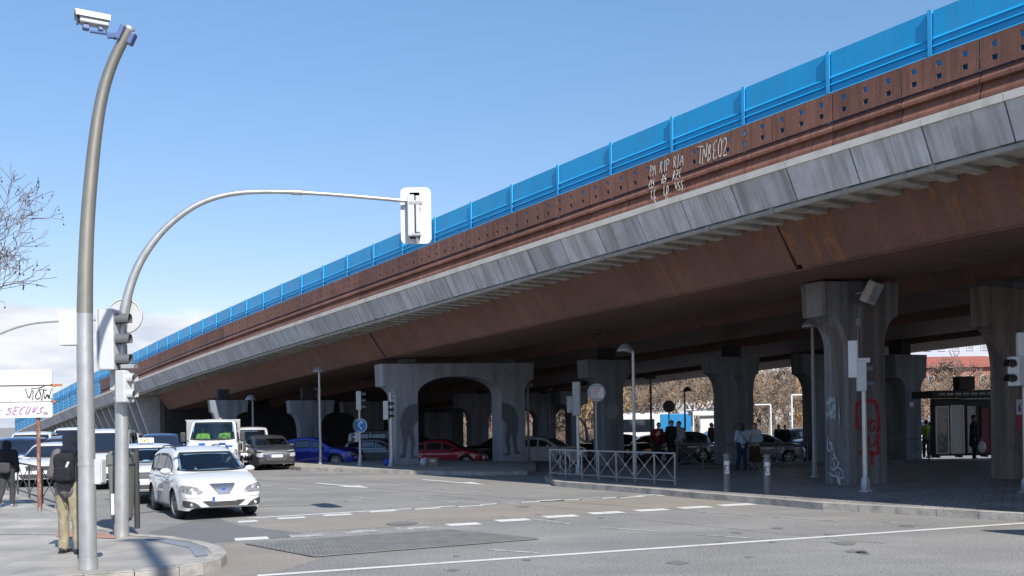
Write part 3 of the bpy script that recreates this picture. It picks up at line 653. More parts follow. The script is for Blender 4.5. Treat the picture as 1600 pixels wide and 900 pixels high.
def mural_figure(flip, u0, w):
    pts = [(.05, .45), (.10, .55), (.22, .62), (.26, 1.15), (.18, 1.55), (.12, 1.9), (.2, 2.25), (.38, 2.55), (.62, 2.72), (1.0, 2.78), (1.02, 2.0), (.86, 1.9), (.74, 1.68), (.80, 1.4), (.86, 1.0), (.74, .62), (.80, .5), (.96, .48), (.98, .40), (.62, .38), (.60, .62), (.64, 1.0), (.52, 1.42), (.46, 1.0), (.40, .6), (.36, .42)]
    pts = [(p[0] * w, p[1]) for p in pts]; pts = [((w - a) if flip else a, b) for a, b in pts]
    if flip: pts = pts[::-1]
    mb = MB(); mb.prism([(u0 + a, b) for a, b in pts], (0, -.004, 0), (1, 0, 0), (0, 0, 1), (0, 1, 0), .003); return mb
o = mural_figure(False, .62, .94).build('painted_figure', M['mural'], P1)
o = mural_figure(True, 5.55, .94).build('painted_figure', M['mural'], P1)
# left pair beyond the traffic
def simple(label, pxL, pxR, Z, top, tipz, fl, aL, aR, depth, ped=.5, m=None, taper=0.):
    """front shaft from pxL to pxR at distance Z"""
    o = pcol(pxL, Z); bx, _ = unroll(pxR, 700); k = bx / FPX
    w = (k * Z - o.x) / (UA.x - k * UA.y)
    gz = ground_z(o.x, o.y)
    return pier(label, o, cap_poly(w, aL, aR, top, tipz, tipz, fl, gz - .3, taper), depth, [(w / 2, top - .02, top + ped)], m)
simple('flat topped grey pier behind the white tow truck cab', 338, 366, 52, 3.3, 2.65, 1.9, .25, .75, .9, .6)
simple('grey pier with a curved bracket behind the blue car', 470, 500, 49, 3.15, 2.5, 1.5, .48, .75, .9, .7)
simple('dim grey pier in the dark between the blue car and the portal pier', 566, 600, 62, 3.3, 2.6, 1.8, 1.2, 1.1, .9, .4)
# big near column with graffiti
OA = G(1327, 758, H0); OA.z = 0
PA = pier('big near grey column with red and white graffiti and a floodlight', OA, cap_poly(1.36, .72, .50, 5.52, 4.62, 4.66, 3.75, -.6, .03, 5.62), .88, [(.6, 5.5, 5.66)], M['pierstain'])
c_ = MB(); c_.add([(-.003, .03, .0), (-.003, .85, 0), (-.003, .85, 3.7), (-.003, .03, 3.7)], [(0, 1, 2, 3)])
OG = G(1579, 748.5, H0); OG.z = 0
PGm = pier('big dark stained column at the right edge beside the kiosk', OG, cap_poly(1.75, .72, .80, 5.50, 4.40, 4.40, 3.2, -.6, .03), .62, [(.8, 5.48, 5.66)], M['pierbrown'])
def onA(face):
    if face == 'front': return lambda u, v, d: Vector((u, -.004 - d, v))
    return lambda u, v, d: Vector((-.034 - d - .0, u, v))
redg = mat('graffiti_red', (.30, .02, .03), .85, var=.3, vs=6, col2=(.2, .19, .2), c2scale=(9, 9, 9), c2amt=.8, c2range=(.55, .65))
gf = MB(); fA = onA('front'); ff = lambda u, v, d: Vector((u, -.022 - d, v))
for st, w in (([(.30, 1.62), (.28, 2.25), (.42, 2.35), (.9, 2.4), (1.05, 2.2), (1.08, 1.6), (1.0, 1.2), (1.1, .95), (.45, 1.0), (.35, .98)], .13), ([(.78, 1.85), (.75, 1.55), (.95, 1.6), (.9, 1.9), (.72, 1.75)], .06), ([(.72, 1.45), (.7, 1.1), (.95, 1.2), (.9, 1.45)], .06), ([(.8, .98), (.82, .65)], .14)):
    ribbon(gf, st, w, fA)
gf.build('graffiti', redg, PA)['label'] = 'thick red outlined graffiti'
gf = MB(); fs_ = onA('side'); gw2 = mat('graffiti_pale', (.48, .50, .56), .85, var=.2)
for st in ([(.72, 1.45), (.74, 1.0), (.60, 1.05), (.56, 1.25), (.7, 1.3), (.52, 1.1), (.46, .85), (.6, .8)], [(.55, .95), (.40, .85), (.34, .62), (.48, .55), (.5, .75)], [(.62, .6), (.5, .5), (.30, .75)], [(.36, .6), (.22, .55), (.16, .35), (.3, .3), (.34, .5)], [(.7, .45), (.5, .35), (.35, .38), (.28, .1)], [(.45, .5), (.35, .2), (.25, .0)]):
    ribbon(gf, st, .035, fs_)
gf.build('graffiti', gw2, PA)['label'] = 'white looping graffiti low on the left side'
gf = MB(); gf.box((-.036, .58, 2.2), (.006, .36, .62)); gf.box((-.036, .28, 2.0), (.006, .04, .5)); gf.build('torn_poster', mat('torn_poster_paper', (.34, .42, .45), .8, var=.3, vs=8, col2=(.1, .12, .14), c2scale=(10, 10, 10), c2amt=.8, c2range=(.45, .55)), PA)
gf = MB(); rr = random.Random(8)
for i in range(5):
    u0, v0 = rr.uniform(.2, .9), rr.uniform(.7, 1.7)
    ribbon(gf, [(u0 + .18 * math.cos(a * 1.3 + i) * (.6 + .1 * a), v0 + .16 * math.sin(a * 1.1 + i)) for a in range(7)], .022, lambda u, v, d: Vector((u, -.004 - d, v)))
gf.build('graffiti', mat('graffiti_dim', (.10, .08, .12), .9), PGm)
# poster pasted on the right column
pst = MB(); pst.box((.58, -.008, 2.15), (.62, .006, .42), 0, 0); pst.box((.58, -.008, 1.72), (.62, .006, .40), 0, 1)
write(pst, '6', .33, 2.02, .22, .045, lambda u, v, d: Vector((u, -.012 - d, v)), 2, 0)
write(pst, 'MAY', .52, 2.16, .1, .02, lambda u, v, d: Vector((u, -.012 - d, v)), 2, 0)
pst.build('poster', [mat('poster_paper', (.55, .53, .6), .7, var=.05), mat('poster_red', (.35, .03, .06), .7, var=.2, vs=9), mat('poster_purple', (.10, .03, .3), .7)], PGm)
# row across the middle
PC = simple('dark square headed pier with a pale painted disc', 944, 975.5, 40, 4.45, 3.7, 3.1, .7, .28, .9, .5)
o = MB(); o.disc((.40, -.006, 2.3), .33, Matrix.Rotation(R(90), 3, 'X'), 28, 0, .004); o.build('painted_disc', M['mural2'], PC)
PD = simple('dark pier with brackets on both sides behind the two women in pale jackets', 1136, 1179, 40, 4.5, 3.8, 2.9, .55, .30, .9, .5)
o = MB(); o.disc((.66, -.006, 3.62), .22, Matrix.Rotation(R(90), 3, 'X'), 24, 0, .004); o.build('painted_disc', M['mural'], PD)
simple('dim pier half hidden behind the left side of the big near column', 1274, 1312, 47, 5.0, 4.0, 3.0, .65, .5, .9, .4)
PFr = simple('blue grey pier with a pale front between the big columns', 1416, 1441, 43, 4.65, 3.6, 3.0, .55, .35, 1.25, .8)
o = MB(); o.bbox((.35, -.012, 2.4), (.26, .02, .22), .004); o.build('notice_plate', M['white'], PFr)
# far portal seen through the arch
def far_portal(label, legs, Z, top, spring, depth=.9):
    o = pcol(legs[0], Z); U = []
    for x in legs:
        bx, _ = unroll(x, 690); k = bx / FPX; U.append((k * Z - o.x) / (UA.x - k * UA.y))
    gz = ground_z(o.x, o.y) - .3; poly = [(U[0], gz), (U[1], gz)]
    def arch(a, b): return [(a, spring)] + [((a + b) / 2 - (b - a) / 2 * math.cos(q), spring + .85 * math.sin(q)) for q in [i * math.pi / 12 for i in range(1, 12)]] + [(b, spring)]
    poly += arch(U[1], U[2]) + [(U[2], gz), (U[3], gz)]
    w = U[3]; poly += [(w, spring)] + [(w + 1.0 - 1.0 * math.cos(q), spring + .8 * math.sin(q)) for q in [i * math.pi / 12 for i in range(1, 7)]] + [(w + 1.05, top), (U[0] - .95, top)]
    poly += [(U[0] - .9 + .9 * math.cos(q), spring + .8 * math.sin(q)) for q in [i * math.pi / 12 for i in range(6, 0, -1)]] + [(U[0], spring)]
    return pier(label, o, poly, depth, [(1, top - .02, top + .9), (w - .5, top - .02, top + .9)])
far_portal('far arched pier seen through the arch of the painted portal', [737, 764, 841, 869], 64, 3.75, 2.0)
simple('tall dim pier far behind the round sign with red writing', 893, 906, 66, 3.9, 3.0, 2.2, .8, .7, .9, 1.2)
# pale concrete wall far under the deck
o = MB(); a, b = pcol(664, 74), pcol(706, 74); o.box(((a.x + b.x) / 2, 74.2, 1.0), (b.x - a.x, .4, 3.2)); tag(o.build('concrete_wall', M['pier']), 'dim concrete wall far under the viaduct behind the red car', 'wall')

# ---------------------------------------------------------------- vehicles
def hermite(kn):
    xs = [k[0] for k in kn]; ys = [k[1] for k in kn]; n = len(kn); h = [xs[i + 1] - xs[i] for i in range(n - 1)]; s = [(ys[i + 1] - ys[i]) / h[i] for i in range(n - 1)]
    m = [s[0]] + [0 if s[i - 1] * s[i] <= 0 else 2 * s[i - 1] * s[i] / (s[i - 1] + s[i]) for i in range(1, n - 1)] + [s[-1]]
    def f(x):
        if x <= xs[0]: return ys[0]
        if x >= xs[-1]: return ys[-1]
        i = next(j for j in range(n - 1) if x <= xs[j + 1]); t = (x - xs[i]) / h[i]
        return (2 * t ** 3 - 3 * t * t + 1) * ys[i] + (t ** 3 - 2 * t * t + t) * h[i] * m[i] + (-2 * t ** 3 + 3 * t * t) * ys[i + 1] + (t ** 3 - t * t) * h[i] * m[i + 1]
    return f
MPV = dict(L=4.45, W=1.78, H=1.54, fa=.30, ra=-.285, wr=.325, sill=.22, belt=.94, tum=.30,
           top=[(-.5, .55), (-.495, .84), (-.47, .93), (-.2, .93), (.1, .95), (.265, .99), (.36, .93), (.43, .83), (.475, .70), (.492, .58), (.5, .45)],
           roof=[(-.485, .93), (-.455, 1.2), (-.40, 1.42), (-.25, 1.525), (-.05, 1.54), (.06, 1.47), (.16, 1.27), (.285, .98)],
           wind=[(-.40, -.245), (-.22, -.02), (.0, .17)])
HATCH = dict(L=4.0, W=1.75, H=1.47, fa=.29, ra=-.33, wr=.32, sill=.24, belt=.95, tum=.30,
             top=[(-.5, .55), (-.495, .85), (-.47, .95), (-.2, .95), (.1, .97), (.235, 1.0), (.36, .97), (.44, .90), (.483, .78), (.495, .6), (.5, .45)],
             roof=[(-.485, .95), (-.46, 1.15), (-.42, 1.32), (-.28, 1.45), (-.08, 1.475), (.04, 1.43), (.13, 1.27), (.25, .99)],
             wind=[(-.41, -.25), (-.23, -.03), (-.01, .16)])
SUV = dict(L=4.45, W=1.84, H=1.62, fa=.29, ra=-.30, wr=.36, sill=.30, belt=1.04, tum=.30,
           top=[(-.5, .6), (-.495, .9), (-.47, 1.04), (-.2, 1.04), (.1, 1.05), (.24, 1.08), (.38, 1.04), (.455, .95), (.487, .8), (.496, .62), (.5, .5)],
           roof=[(-.485, 1.04), (-.46, 1.3), (-.42, 1.48), (-.28, 1.60), (-.06, 1.62), (.05, 1.56), (.14, 1.37), (.25, 1.07)],
           wind=[(-.42, -.26), (-.24, -.03), (-.01, .17)])
SEDAN = dict(L=4.6, W=1.80, H=1.44, fa=.31, ra=-.29, wr=.33, sill=.21, belt=.88, tum=.34,
             top=[(-.5, .55), (-.495, .85), (-.48, .97), (-.36, .99), (-.2, .9), (.1, .91), (.235, .95), (.36, .89), (.44, .79), (.48, .66), (.495, .55), (.5, .42)],
             roof=[(-.385, .93), (-.33, 1.1), (-.25, 1.3), (-.12, 1.42), (-.02, 1.44), (.06, 1.40), (.15, 1.22), (.26, .93)],
             wind=[(-.30, -.17), (-.15, .02), (.04, .18)])
VAN = dict(L=4.9, W=1.92, H=1.92, fa=.32, ra=-.29, wr=.34, sill=.26, belt=1.10, tum=.16,
           top=[(-.5, .6), (-.498, 1.0), (-.48, 1.1), (-.2, 1.1), (.1, 1.12), (.31, 1.16), (.41, 1.05), (.465, .92), (.49, .75), (.497, .6), (.5, .45)],
           roof=[(-.496, 1.1), (-.492, 1.5), (-.47, 1.83), (-.3, 1.92), (0, 1.93), (.10, 1.88), (.20, 1.60), (.33, 1.14)],
           wind=[(-.40, -.2), (-.17, .02), (.04, .23)])
TRUCK = dict(L=5.6, W=1.98, H=2.26, fa=.325, ra=-.30, wr=.35, sill=.32, belt=1.36, tum=.13,
             top=[(.03, .7), (.035, 1.0), (.045, 1.36), (.1, 1.36), (.3, 1.38), (.375, 1.42), (.42, 1.34), (.455, 1.22), (.485, 1.0), (.495, .65), (.5, .5)],
             roof=[(.036, 1.36), (.04, 1.8), (.055, 2.14), (.10, 2.24), (.18, 2.25), (.235, 2.19), (.31, 1.82), (.385, 1.40)],
             wind=[(.10, .29)])
def make_car(name, label, cat, P, pm, loc, fdir, group=None, open_=False, front='generic', hl='lamp', spokes=5, steer=0, roofrails=False, taxi=False, scale=1.0, dirty=False, arch=None, lower=None, low=False):
    """P proportions; fdir = unit vector the nose points to"""
    rz = math.atan2(fdir[1], fdir[0]); root = thing(name, label, cat, (loc[0], loc[1], loc[2] if len(loc) > 2 else ground_z(loc[0], loc[1])), rz, group)
    root.scale = (scale,) * 3
    L, W, H = P['L'], P['W'], P['H']; hw = W / 2
    topf = hermite([(a * L, b) for a, b in P['top']]); rooff = hermite([(a * L, b) for a, b in P['roof']])
    xa, xb = P['top'][0][0] * L, P['top'][-1][0] * L; xm, hl_ = (xa + xb) / 2, (xb - xa) / 2
    fa, ra, wr, sill, belt = P['fa'] * L, P['ra'] * L, P['wr'], P['sill'], P['belt']
    ar = wr + .055
    def plan(x):
        u = (x - xm) / hl_; e = 9.0 if u > 0 else 9.0
        return hw * max(0, 1 - abs(u) ** e) ** (1 / e)
    def zbot(x):
        z = sill
        for c in (fa, ra):
            d = abs(x - c)
            if d < ar: z = max(z, wr + math.sqrt(ar * ar - d * d) * .98)
        u = (x - xm) / hl_
        if abs(u) > .97: z = max(z, sill + (abs(u) - .97) / .03 * .07)
        return z
    n = 92; xs_ = sorted(set([xm + hl_ * math.sin(-math.pi / 2 + math.pi * i / n) * .9995 for i in range(n + 1)] + [c + s * ar * .999 for c in (fa, ra) for s in (-1, 1) if xa < c + s * ar * .999 < xb]))
    xs_ = [x for x in xs_ if xa < x < xb]
    mb = MB(); rows = []
    def sidey(x, z, w):
        zz = (z - sill) / (belt - sill); f = .955 + .045 * math.sin(min(1, max(0, zz)) * math.pi * .62 + .35) if zz < 1 else .985
        crease = .012 * math.exp(-((z - belt * .80) / .03) ** 2)
        flare = 0
        for c in (fa, ra):
            d = math.hypot(x - c, z - wr)
            if d < ar + .13: flare = max(flare, .028 * (1 - max(0, d - ar) / .13))
        return w * f + crease * min(1, w / hw) * .5 + flare * min(1, w / hw)
    K = 9
    for x in xs_:
        w = plan(x); zt = topf(x); zb = min(zbot(x), zt - .04); rad = min(.16, (zt - zb) * .45, max(.03, w)); zs = zt - rad
        half = []
        for i in range(K): z = zb + (zs - zb) * i / (K - 1); half.append((sidey(x, z, w), z))
        y0 = half[-1][0]; rin = min(rad * 1.3, y0 * .8)
        for i in range(1, 6): q = math.pi / 2 * i / 5; half.append((y0 - rin + rin * math.cos(q), zs + rad * math.sin(q)))
        y1 = half[-1][0]; 
        for f in (.75, .5, .25, 0): half.append((y1 * f, zt + .022 * (1 - f * f) * min(1, w / hw)))
        rows.append([(x, y, z) for y, z in half] + [(x, -y, z) for y, z in half[-2::-1]])
    k = len(rows[0]); mb.add([p for r in rows for p in r], [(i * k + j, i * k + j + 1, (i + 1) * k + j + 1, (i + 1) * k + j) for i in range(len(rows) - 1) for j in range(k - 1)], 0, True)
    o_ = len(mb.v) - len(rows) * k
    for st in (0, (len(rows) - 1) * k): mb.f.append([o_ + st + j for j in range(k)]); mb.m.append(0); mb.sm.append(False)
    # cabin
    ga, gb = P['roof'][0][0] * L, P['roof'][-1][0] * L; gx = [ga + (gb - ga) * i / 60 for i in range(61)]
    tum = P['tum']; wb = hw * .955
    def yg(z, x): 
        u = (x - (ga + gb) / 2) / ((gb - ga) / 2)
        return (wb - (z - belt) * tum) * (1 - .05 * max(0, u) ** 3 - .04 * max(0, -u) ** 3) * min(1, plan(x) / hw + .02)
    rows = []
    for x in gx:
        zt = max(rooff(x), belt + .012); rad = min(.10, (zt - belt) * .6); zs = zt - rad; half = []
        for i in range(6): z = (belt - .06) + (zs - belt + .06) * i / 5; half.append((yg(z, x), z))
        y0 = half[-1][0]
        for i in range(1, 5): q = math.pi / 2 * i / 4; half.append((y0 - rad * 1.5 + rad * 1.5 * math.cos(q), zs + rad * math.sin(q)))
        y1 = half[-1][0]
        for f in (.85, .7, .5, .3, .1, 0): half.append((y1 * f, zt + .03 * (1 - f * f)))
        rows.append([(x, y, z) for y, z in half] + [(x, -y, z) for y, z in half[-2::-1]])
    # window outlines
    cowlz = rooff(gb) + .035; ztopw = H - .10
    def ws_hi(y): return min(ztopw, belt + (wb * .965 - .055 - abs(y)) / tum)
    ww = wb * .90
    ws_cols = []
    for i in range(25):
        y = -ww + 2 * ww * i / 24; ws_cols.append((y, cowlz + .035 * (y / ww) ** 4, max(cowlz + .04, ws_hi(y) - .01 * abs(y))))
    side = []
    for a, b in P['wind']:
        cs = []
        for i in range(17):
            x = a * L + (b - a) * L * i / 16; zl = belt + .045; zh = max(zl + .01, min(H - .125, rooff(x) - .13)); cs.append((x, zl, zh))
        side.append(cs)
    def inws(y, z):
        if abs(y) > ww - .03: return False
        return cowlz + .03 < z < ws_hi(y) - .03
    def insd(x, z):
        for cs in side:
            if cs[0][0] + .02 < x < cs[-1][0] - .02 and belt + .06 < z < min(H - .14, rooff(x) - .145): return True
        return False
    full = MB(); full.add([p for r in rows for p in r], [(i * len(rows[0]) + j, i * len(rows[0]) + j + 1, (i + 1) * len(rows[0]) + j + 1, (i + 1) * len(rows[0]) + j) for i in range(60) for j in range(len(rows[0]) - 1)], 0, True)
    bv = MB(); bv.v = list(mb.v) + []; bv.f = [list(f) for f in mb.f]; off = len(bv.v); bv.v += full.v; bv.f += [[i + off for i in f] for f in full.f]
    bvh = BVHTree.FromPolygons([Vector(v) for v in bv.v], bv.f)
    if open_:
        keep = []
        for f in full.f:
            c = sum((Vector(full.v[i]) for i in f), Vector()) / len(f)
            nn = (Vector(full.v[f[1]]) - Vector(full.v[f[0]])).cross(Vector(full.v[f[2]]) - Vector(full.v[f[0]]))
            fs_ = [Vector(full.v[i]) for i in f]
            w_ = c.x > ga + .55 * (gb - ga) and all(inws(p.y, p.z) for p in fs_) and abs(nn.normalized().y) < .75
            s_ = abs(c.y) > wb * .55 and abs(nn.normalized().y) > .6 and all(insd(p.x, p.z) for p in fs_)
            if not (w_ or s_): keep.append(f)
        full.f = keep; full.m = [0] * len(keep); full.sm = [True] * len(keep)
    mb.add(full.v, full.f, 0, True)
    mats = [pm, M['trim']]
    mb.build('body', mats, root)
    # underbody, closes the wheel arches
    ub = MB(); ub.box(((xa + xb) / 2, 0, (sill + .5) / 2 + .06), ((xb - xa) * .88, W * .66, .5 - sill + .08)); ub.box(((xa + xb) / 2, 0, .62), ((xb - xa) * .86, W * .80, .2))
    if P is TRUCK: pass
    ub.build('underbody', M['black'], root)
    def cast(kind, a, z):
        if kind == 'front': h = bvh.ray_cast(Vector((L, a, z)), Vector((-1, 0, 0)))
        elif kind == 'back': h = bvh.ray_cast(Vector((-L, a, z)), Vector((1, 0, 0)))
        elif kind == 'left': h = bvh.ray_cast(Vector((a, 3, z)), Vector((0, -1, 0)))
        else: h = bvh.ray_cast(Vector((a, -3, z)), Vector((0, 1, 0)))
        if h[0] is None: return None, None
        nn = h[1]; dirv = {'front': Vector((1, 0, 0)), 'back': Vector((-1, 0, 0)), 'left': Vector((0, 1, 0)), 'right': Vector((0, -1, 0))}[kind]
        if nn.dot(dirv) < 0: nn = -nn
        return h[0], nn
    def patch(mb_, kind, cols, off=.006, rows_=6, m=0, ring=None, mring=1, th=.0):
        g = []; last = None
        for a, z0, z1 in cols:
            r_ = []
            for i in range(rows_ + 1):
                z = z0 + (z1 - z0) * i / rows_; p, nn = cast(kind, a, z)
                if p is None: p, nn = last if last else (Vector((0, 0, 0)), Vector((1, 0, 0)))
                last = (p, nn); r_.append(p + nn * off)
            g.append(r_)
        nC, nR = len(g), rows_ + 1
        for i in range(nC - 1):
            for j in range(rows_):
                mm = m
                if ring and (i < ring[0] or i >= nC - 1 - ring[0] or j < ring[1] or j >= rows_ - ring[1]): mm = mring
                q = [g[i][j], g[i + 1][j], g[i + 1][j + 1], g[i][j + 1]]
                n_ = (q[1] - q[0]).cross(q[3] - q[0]); cdir = {'front': Vector((1, 0, 0)), 'back': Vector((-1, 0, 0)), 'left': Vector((0, 1, 0)), 'right': Vector((0, -1, 0))}[kind]
                if n_.dot(cdir) < 0: q = q[::-1]
                mb_.add(q, [(0, 1, 2, 3)], mm, True)
    GM = [M['glass'] if open_ else M['darkglass'], M['black']]
    w_ = MB(); patch(w_, 'front', ws_cols, .008, 12, 0, (1, 1)); w_.build('windscreen', GM, root)
    for kd in ('left', 'right'):
        for cs in side:
            s_ = MB(); patch(s_, kd, cs, .007, 7, 0, (1, 1)); s_.build('window', GM, root)
    if P is not TRUCK:
        w_ = MB(); zr0 = belt + .06; patch(w_, 'back', [(y, zr0, max(zr0 + .03, min(H - .16, belt + (wb * .9 - .1 - abs(y)) / tum))) for y in [-.8 * wb + 1.6 * wb * i / 12 for i in range(13)]], .007, 6); w_.build('rear_window', M['darkglass'], root)
    if open_:
        it = MB(); it.box(((ga + gb) / 2, 0, belt - .14), ((gb - ga) * .9, W * .8, .04)); x0 = gb - (.55 if P is not TRUCK else .5)
        it.bbox((x0 + .1, 0, belt + .0), (.5, W * .78, .14), .04); it.bbox((x0 - .1, .36, belt + .06), (.15, .4, .12), .04)
        it.build('dashboard', M['greydash'], root)
        sw = MB(); sw.lathe([(.185 + .014 * math.cos(q), .014 * math.sin(q)) for q in [i * math.pi / 4 for i in range(9)]], 20, (x0 - .28, .36, belt + .10), Matrix.Rotation(R(-62), 3, 'Y')); sw.box((x0 - .28, .36, belt + .1), (.04, .34, .05)); sw.build('steering_wheel', M['black'], root)
        for sx, ys in ((x0 - .85, (.36, -.36)), (x0 - 1.65, (.36, -.36))):
            if sx < ga + .35: continue
            for y in ys:
                st = MB(); rt = Matrix.Rotation(R(-14), 3, 'Y'); st.bbox((sx, y, belt - .05), (.14, .48, .62), .05, rot=rt); st.bbox((sx - .1, y, belt + .34), (.09, .26, .17), .04, rot=rt); st.build('seat', M['seat'], root)
    # wheels
    for c in (fa, ra):
        for s in (1, -1):
            wm = MB(); yc = s * (hw - .115); rt = Matrix.Rotation(R(-90) * s, 3, 'X')
            if c == fa and steer: rt = Matrix.Rotation(R(steer), 3, 'Z') @ rt
            pr = [(wr * .66, -.10), (wr * .92, -.105), (wr, -.07), (wr, .07), (wr * .92, .105), (wr * .70, .10), (wr * .66, .08)]
            ctr = (c, yc, wr)
            wm.lathe(pr, 28, ctr, rt); tyre = wm.build('wheel', M['rubber'], root)
            rm = MB(); rm.lathe([(wr * .67, .10), (wr * .62, .075), (wr * .58, .03)], 28, ctr, rt)
            for q in range(spokes):
                a = 2 * math.pi * q / spokes + .3; rr_ = wr * .36
                rm.box(Vector(ctr) + rt @ Vector((rr_ * math.cos(a), rr_ * math.sin(a), .062)), (wr * .58, wr * (.16 if spokes < 8 else .09), .03), rot=rt @ Matrix.Rotation(a, 3, 'Z'))
            rm.lathe([(.0001, .085), (wr * .14, .08), (wr * .16, .05)], 12, ctr, rt); rm.build('rim', M['alloydirty'] if dirty else M['alloy'], root).parent = tyre
            dk = MB(); dk.lathe([(.0001, .02), (wr * .66, .02)], 20, ctr, rt); dk.build('hub', M['black'], tyre)
    def both(name, mats_, cols, off=.011, rows_=8, m=0):
        cols = [tuple(a_ + (b_ - a_) * q / 3 for a_, b_ in zip(c0, c1)) for c0, c1 in zip(cols, cols[1:]) for q in range(3)] + [cols[-1]]
        for s in (1, -1):
            b_ = MB(); patch(b_, 'front', [(s * y, z0, z1) for y, z0, z1 in cols], off, rows_, m); b_.build(name, mats_, root)
    def cen(name, mm, w0, zlo, zhi, off=.010, k_=10, wtop=None):
        k_ = max(k_, 24); off = max(off, .010); wtop = wtop or w0; b_ = MB(); wm_ = max(w0, wtop); cols = []
        for i in range(k_ + 1):
            y = -wm_ + 2 * wm_ * i / k_; z0, z1 = zlo, zhi
            if wtop > w0 and abs(y) > w0: z0 = zlo + (zhi - zlo) * (abs(y) - w0) / (wtop - w0 + 1e-6) * .98
            if w0 > wtop and abs(y) > wtop: z1 = zhi - (zhi - zlo) * (abs(y) - wtop) / (w0 - wtop + 1e-6) * .98
            cols.append((y, z0, z1))
        patch(b_, 'front', cols, off, 4); return b_.build(name, mm, root)
    def plate(z, w=.26, h=.055, blue=True):
        p, nn = cast('front', 0, z); b_ = MB(); b_.box((p.x + .014, 0, z), (.012, 2 * w, 2 * h)); b_.box((p.x + .021, -w + .03, z), (.004, .055, 2 * h - .01), m=1)
        b_.build('number_plate', [M['plate'], M['plateblue']], root)
    if front == 'mpv':
        both('headlight', M['lampd'], [(.44, .595, .615), (.50, .57, .68), (.58, .565, .715), (.66, .57, .735), (.74, .585, .75), (.80, .60, .755), (.835, .63, .755), (.86, .67, .74)])
        for s in (1, -1):
            for y, rr_ in ((.66, .062), (.50, .045) if s < 0 else (.78, .04)):
                p, nn = cast('front', s * y, .645); b_ = MB(); b_.ell(p + nn * .0, (.018, rr_, rr_)); b_.build('lens', M['lamp'], root)
        gr = cen('grille', M['darkgrey'], .13, .565, .755, .008, 14, .27); b_ = MB()
        for i in range(-8, 9):
            y = i * .028; z0 = .575 + max(0, abs(y) - .13) / .14 * .17
            if z0 < .73: patch(b_, 'front', [(y - .005, z0, .745), (y + .005, z0, .745)], .02, 4)
        b_.build('grille_bars', M['chrome'], gr)
        b_ = MB(); 
        patch(b_, 'front', [(y, .757, .772) for y in np.linspace(-.27, .27, 12)], .014, 1); patch(b_, 'front', [(y, .55, .565) for y in np.linspace(-.13, .13, 8)], .014, 1); b_.build('grille_trim', M['chrome'], root)
        b_ = MB(); p, nn = cast('front', 0, .66); b_.box((p.x + .025, 0, .665), (.01, .07, .06)); b_.build('badge', M['plateblue'], root)
        cen('lower_grille', M['trim'], .32, .30, .42, .010, 20, .46)
        both('fog_recess', M['trim'], [(.50, .285, .30), (.56, .285, .36), (.63, .285, .40), (.72, .29, .43), (.79, .30, .445), (.83, .34, .44)])
        for s in (1, -1):
            p, nn = cast('front', s * .68, .345); b_ = MB(); b_.ell(p + nn * .008, (.015, .04, .04)); b_.build('fog_light', M['lamp'], root)
        both('bumper_crease', M['trim'], [(.48, .478, .484), (.6, .488, .494), (.72, .49, .496), (.82, .485, .491)], .004, 1)
        cen('lip', M['galvdull'], .72, .245, .275, .012, 20); plate(.46)
    elif front == 'hatch':
        both('headlight', M['lamp'], [(.56, .60, .70), (.64, .585, .735), (.72, .585, .745), (.79, .60, .745), (.83, .62, .73)])
        both('running_light', M['lamp'], [(.42, .815, .83), (.55, .82, .85), (.68, .825, .865), (.78, .83, .865)])
        cen('grille', M['darkgrey'], .44, .79, .865, .006, 12, .42); b_ = cen('grille_bars', M['chrome'], .42, .838, .85, .014, 12); cen('intake', M['trim'], .40, .42, .56, .006, 12, .46); cen('grille_bars', M['chrome'], .50, .69, .705, .012, 12)
        cen('upper_intake', M['trim'], .44, .58, .68, .006, 12)
        both('fog_recess', M['trim'], [(.56, .40, .47), (.64, .39, .49), (.74, .40, .49)]); both('fog_light', M['lamp'], [(.60, .42, .47), (.66, .41, .475), (.70, .42, .47)], .01)
        cen('lip', M['galvdull'], .68, .25, .30, .010, 16); plate(.62, .26, .055)
    elif front == 'suv':
        both('headlight', M['lamp'], [(.46, .80, .83), (.56, .775, .87), (.68, .77, .90), (.80, .79, .92), (.85, .83, .92)])
        cen('grille', M['trim'], .40, .72, .88, .007, 14, .46); cen('grille_bars', M['chrome'], .46, .875, .89, .012, 12); cen('lower_grille', M['trim'], .48, .44, .60, .007, 14, .62)
        both('fog_recess', M['trim'], [(.62, .42, .50), (.72, .41, .58), (.80, .44, .60)]); cen('lip', M['galvdull'], .66, .34, .42, .012, 16); plate(.62); cen('bumper_bar', M['chrome'], .60, .60, .615, .012, 12)
    elif front == 'truck':
        both('headlight', M['lampd'], [(.58, .78, .88), (.68, .75, .97), (.80, .76, 1.06), (.90, .80, 1.10), (.94, .88, 1.08)]); cen('grille', M['trim'], .56, .62, .80, .007, 14, .60); cen('lower_grille', M['trim'], .70, .36, .50, .007, 14); plate(.55); 
        both('bumper_corner', M['trim'], [(.66, .36, .70), (.78, .36, .72), (.90, .38, .70), (.95, .42, .66)])
    elif front == 'van':
        both('headlight', M['lamp'], [(.50, .78, .84), (.60, .76, .90), (.74, .77, .98), (.84, .82, 1.02), (.90, .88, 1.0)]); cen('grille', M['trim'], .44, .74, .86, .007, 14, .48); cen('lower_grille', M['trim'], .62, .36, .54, .007, 14, .68); plate(.62)
    else:
        both('headlight', M[hl], [(.48, .60, .66), (.58, .58, .70), (.70, .585, .735), (.80, .61, .75), (.84, .65, .74)]); cen('grille', M['trim'], .34, .56, .70, .007, 12, .40); cen('lower_grille', M['trim'], .5, .30, .44, .007, 12, .58); plate(.50)
    # mirrors, seams, handles, tail lamps
    mxx = gb - (.50 if P is not TRUCK else .30); big = P in (TRUCK, VAN)
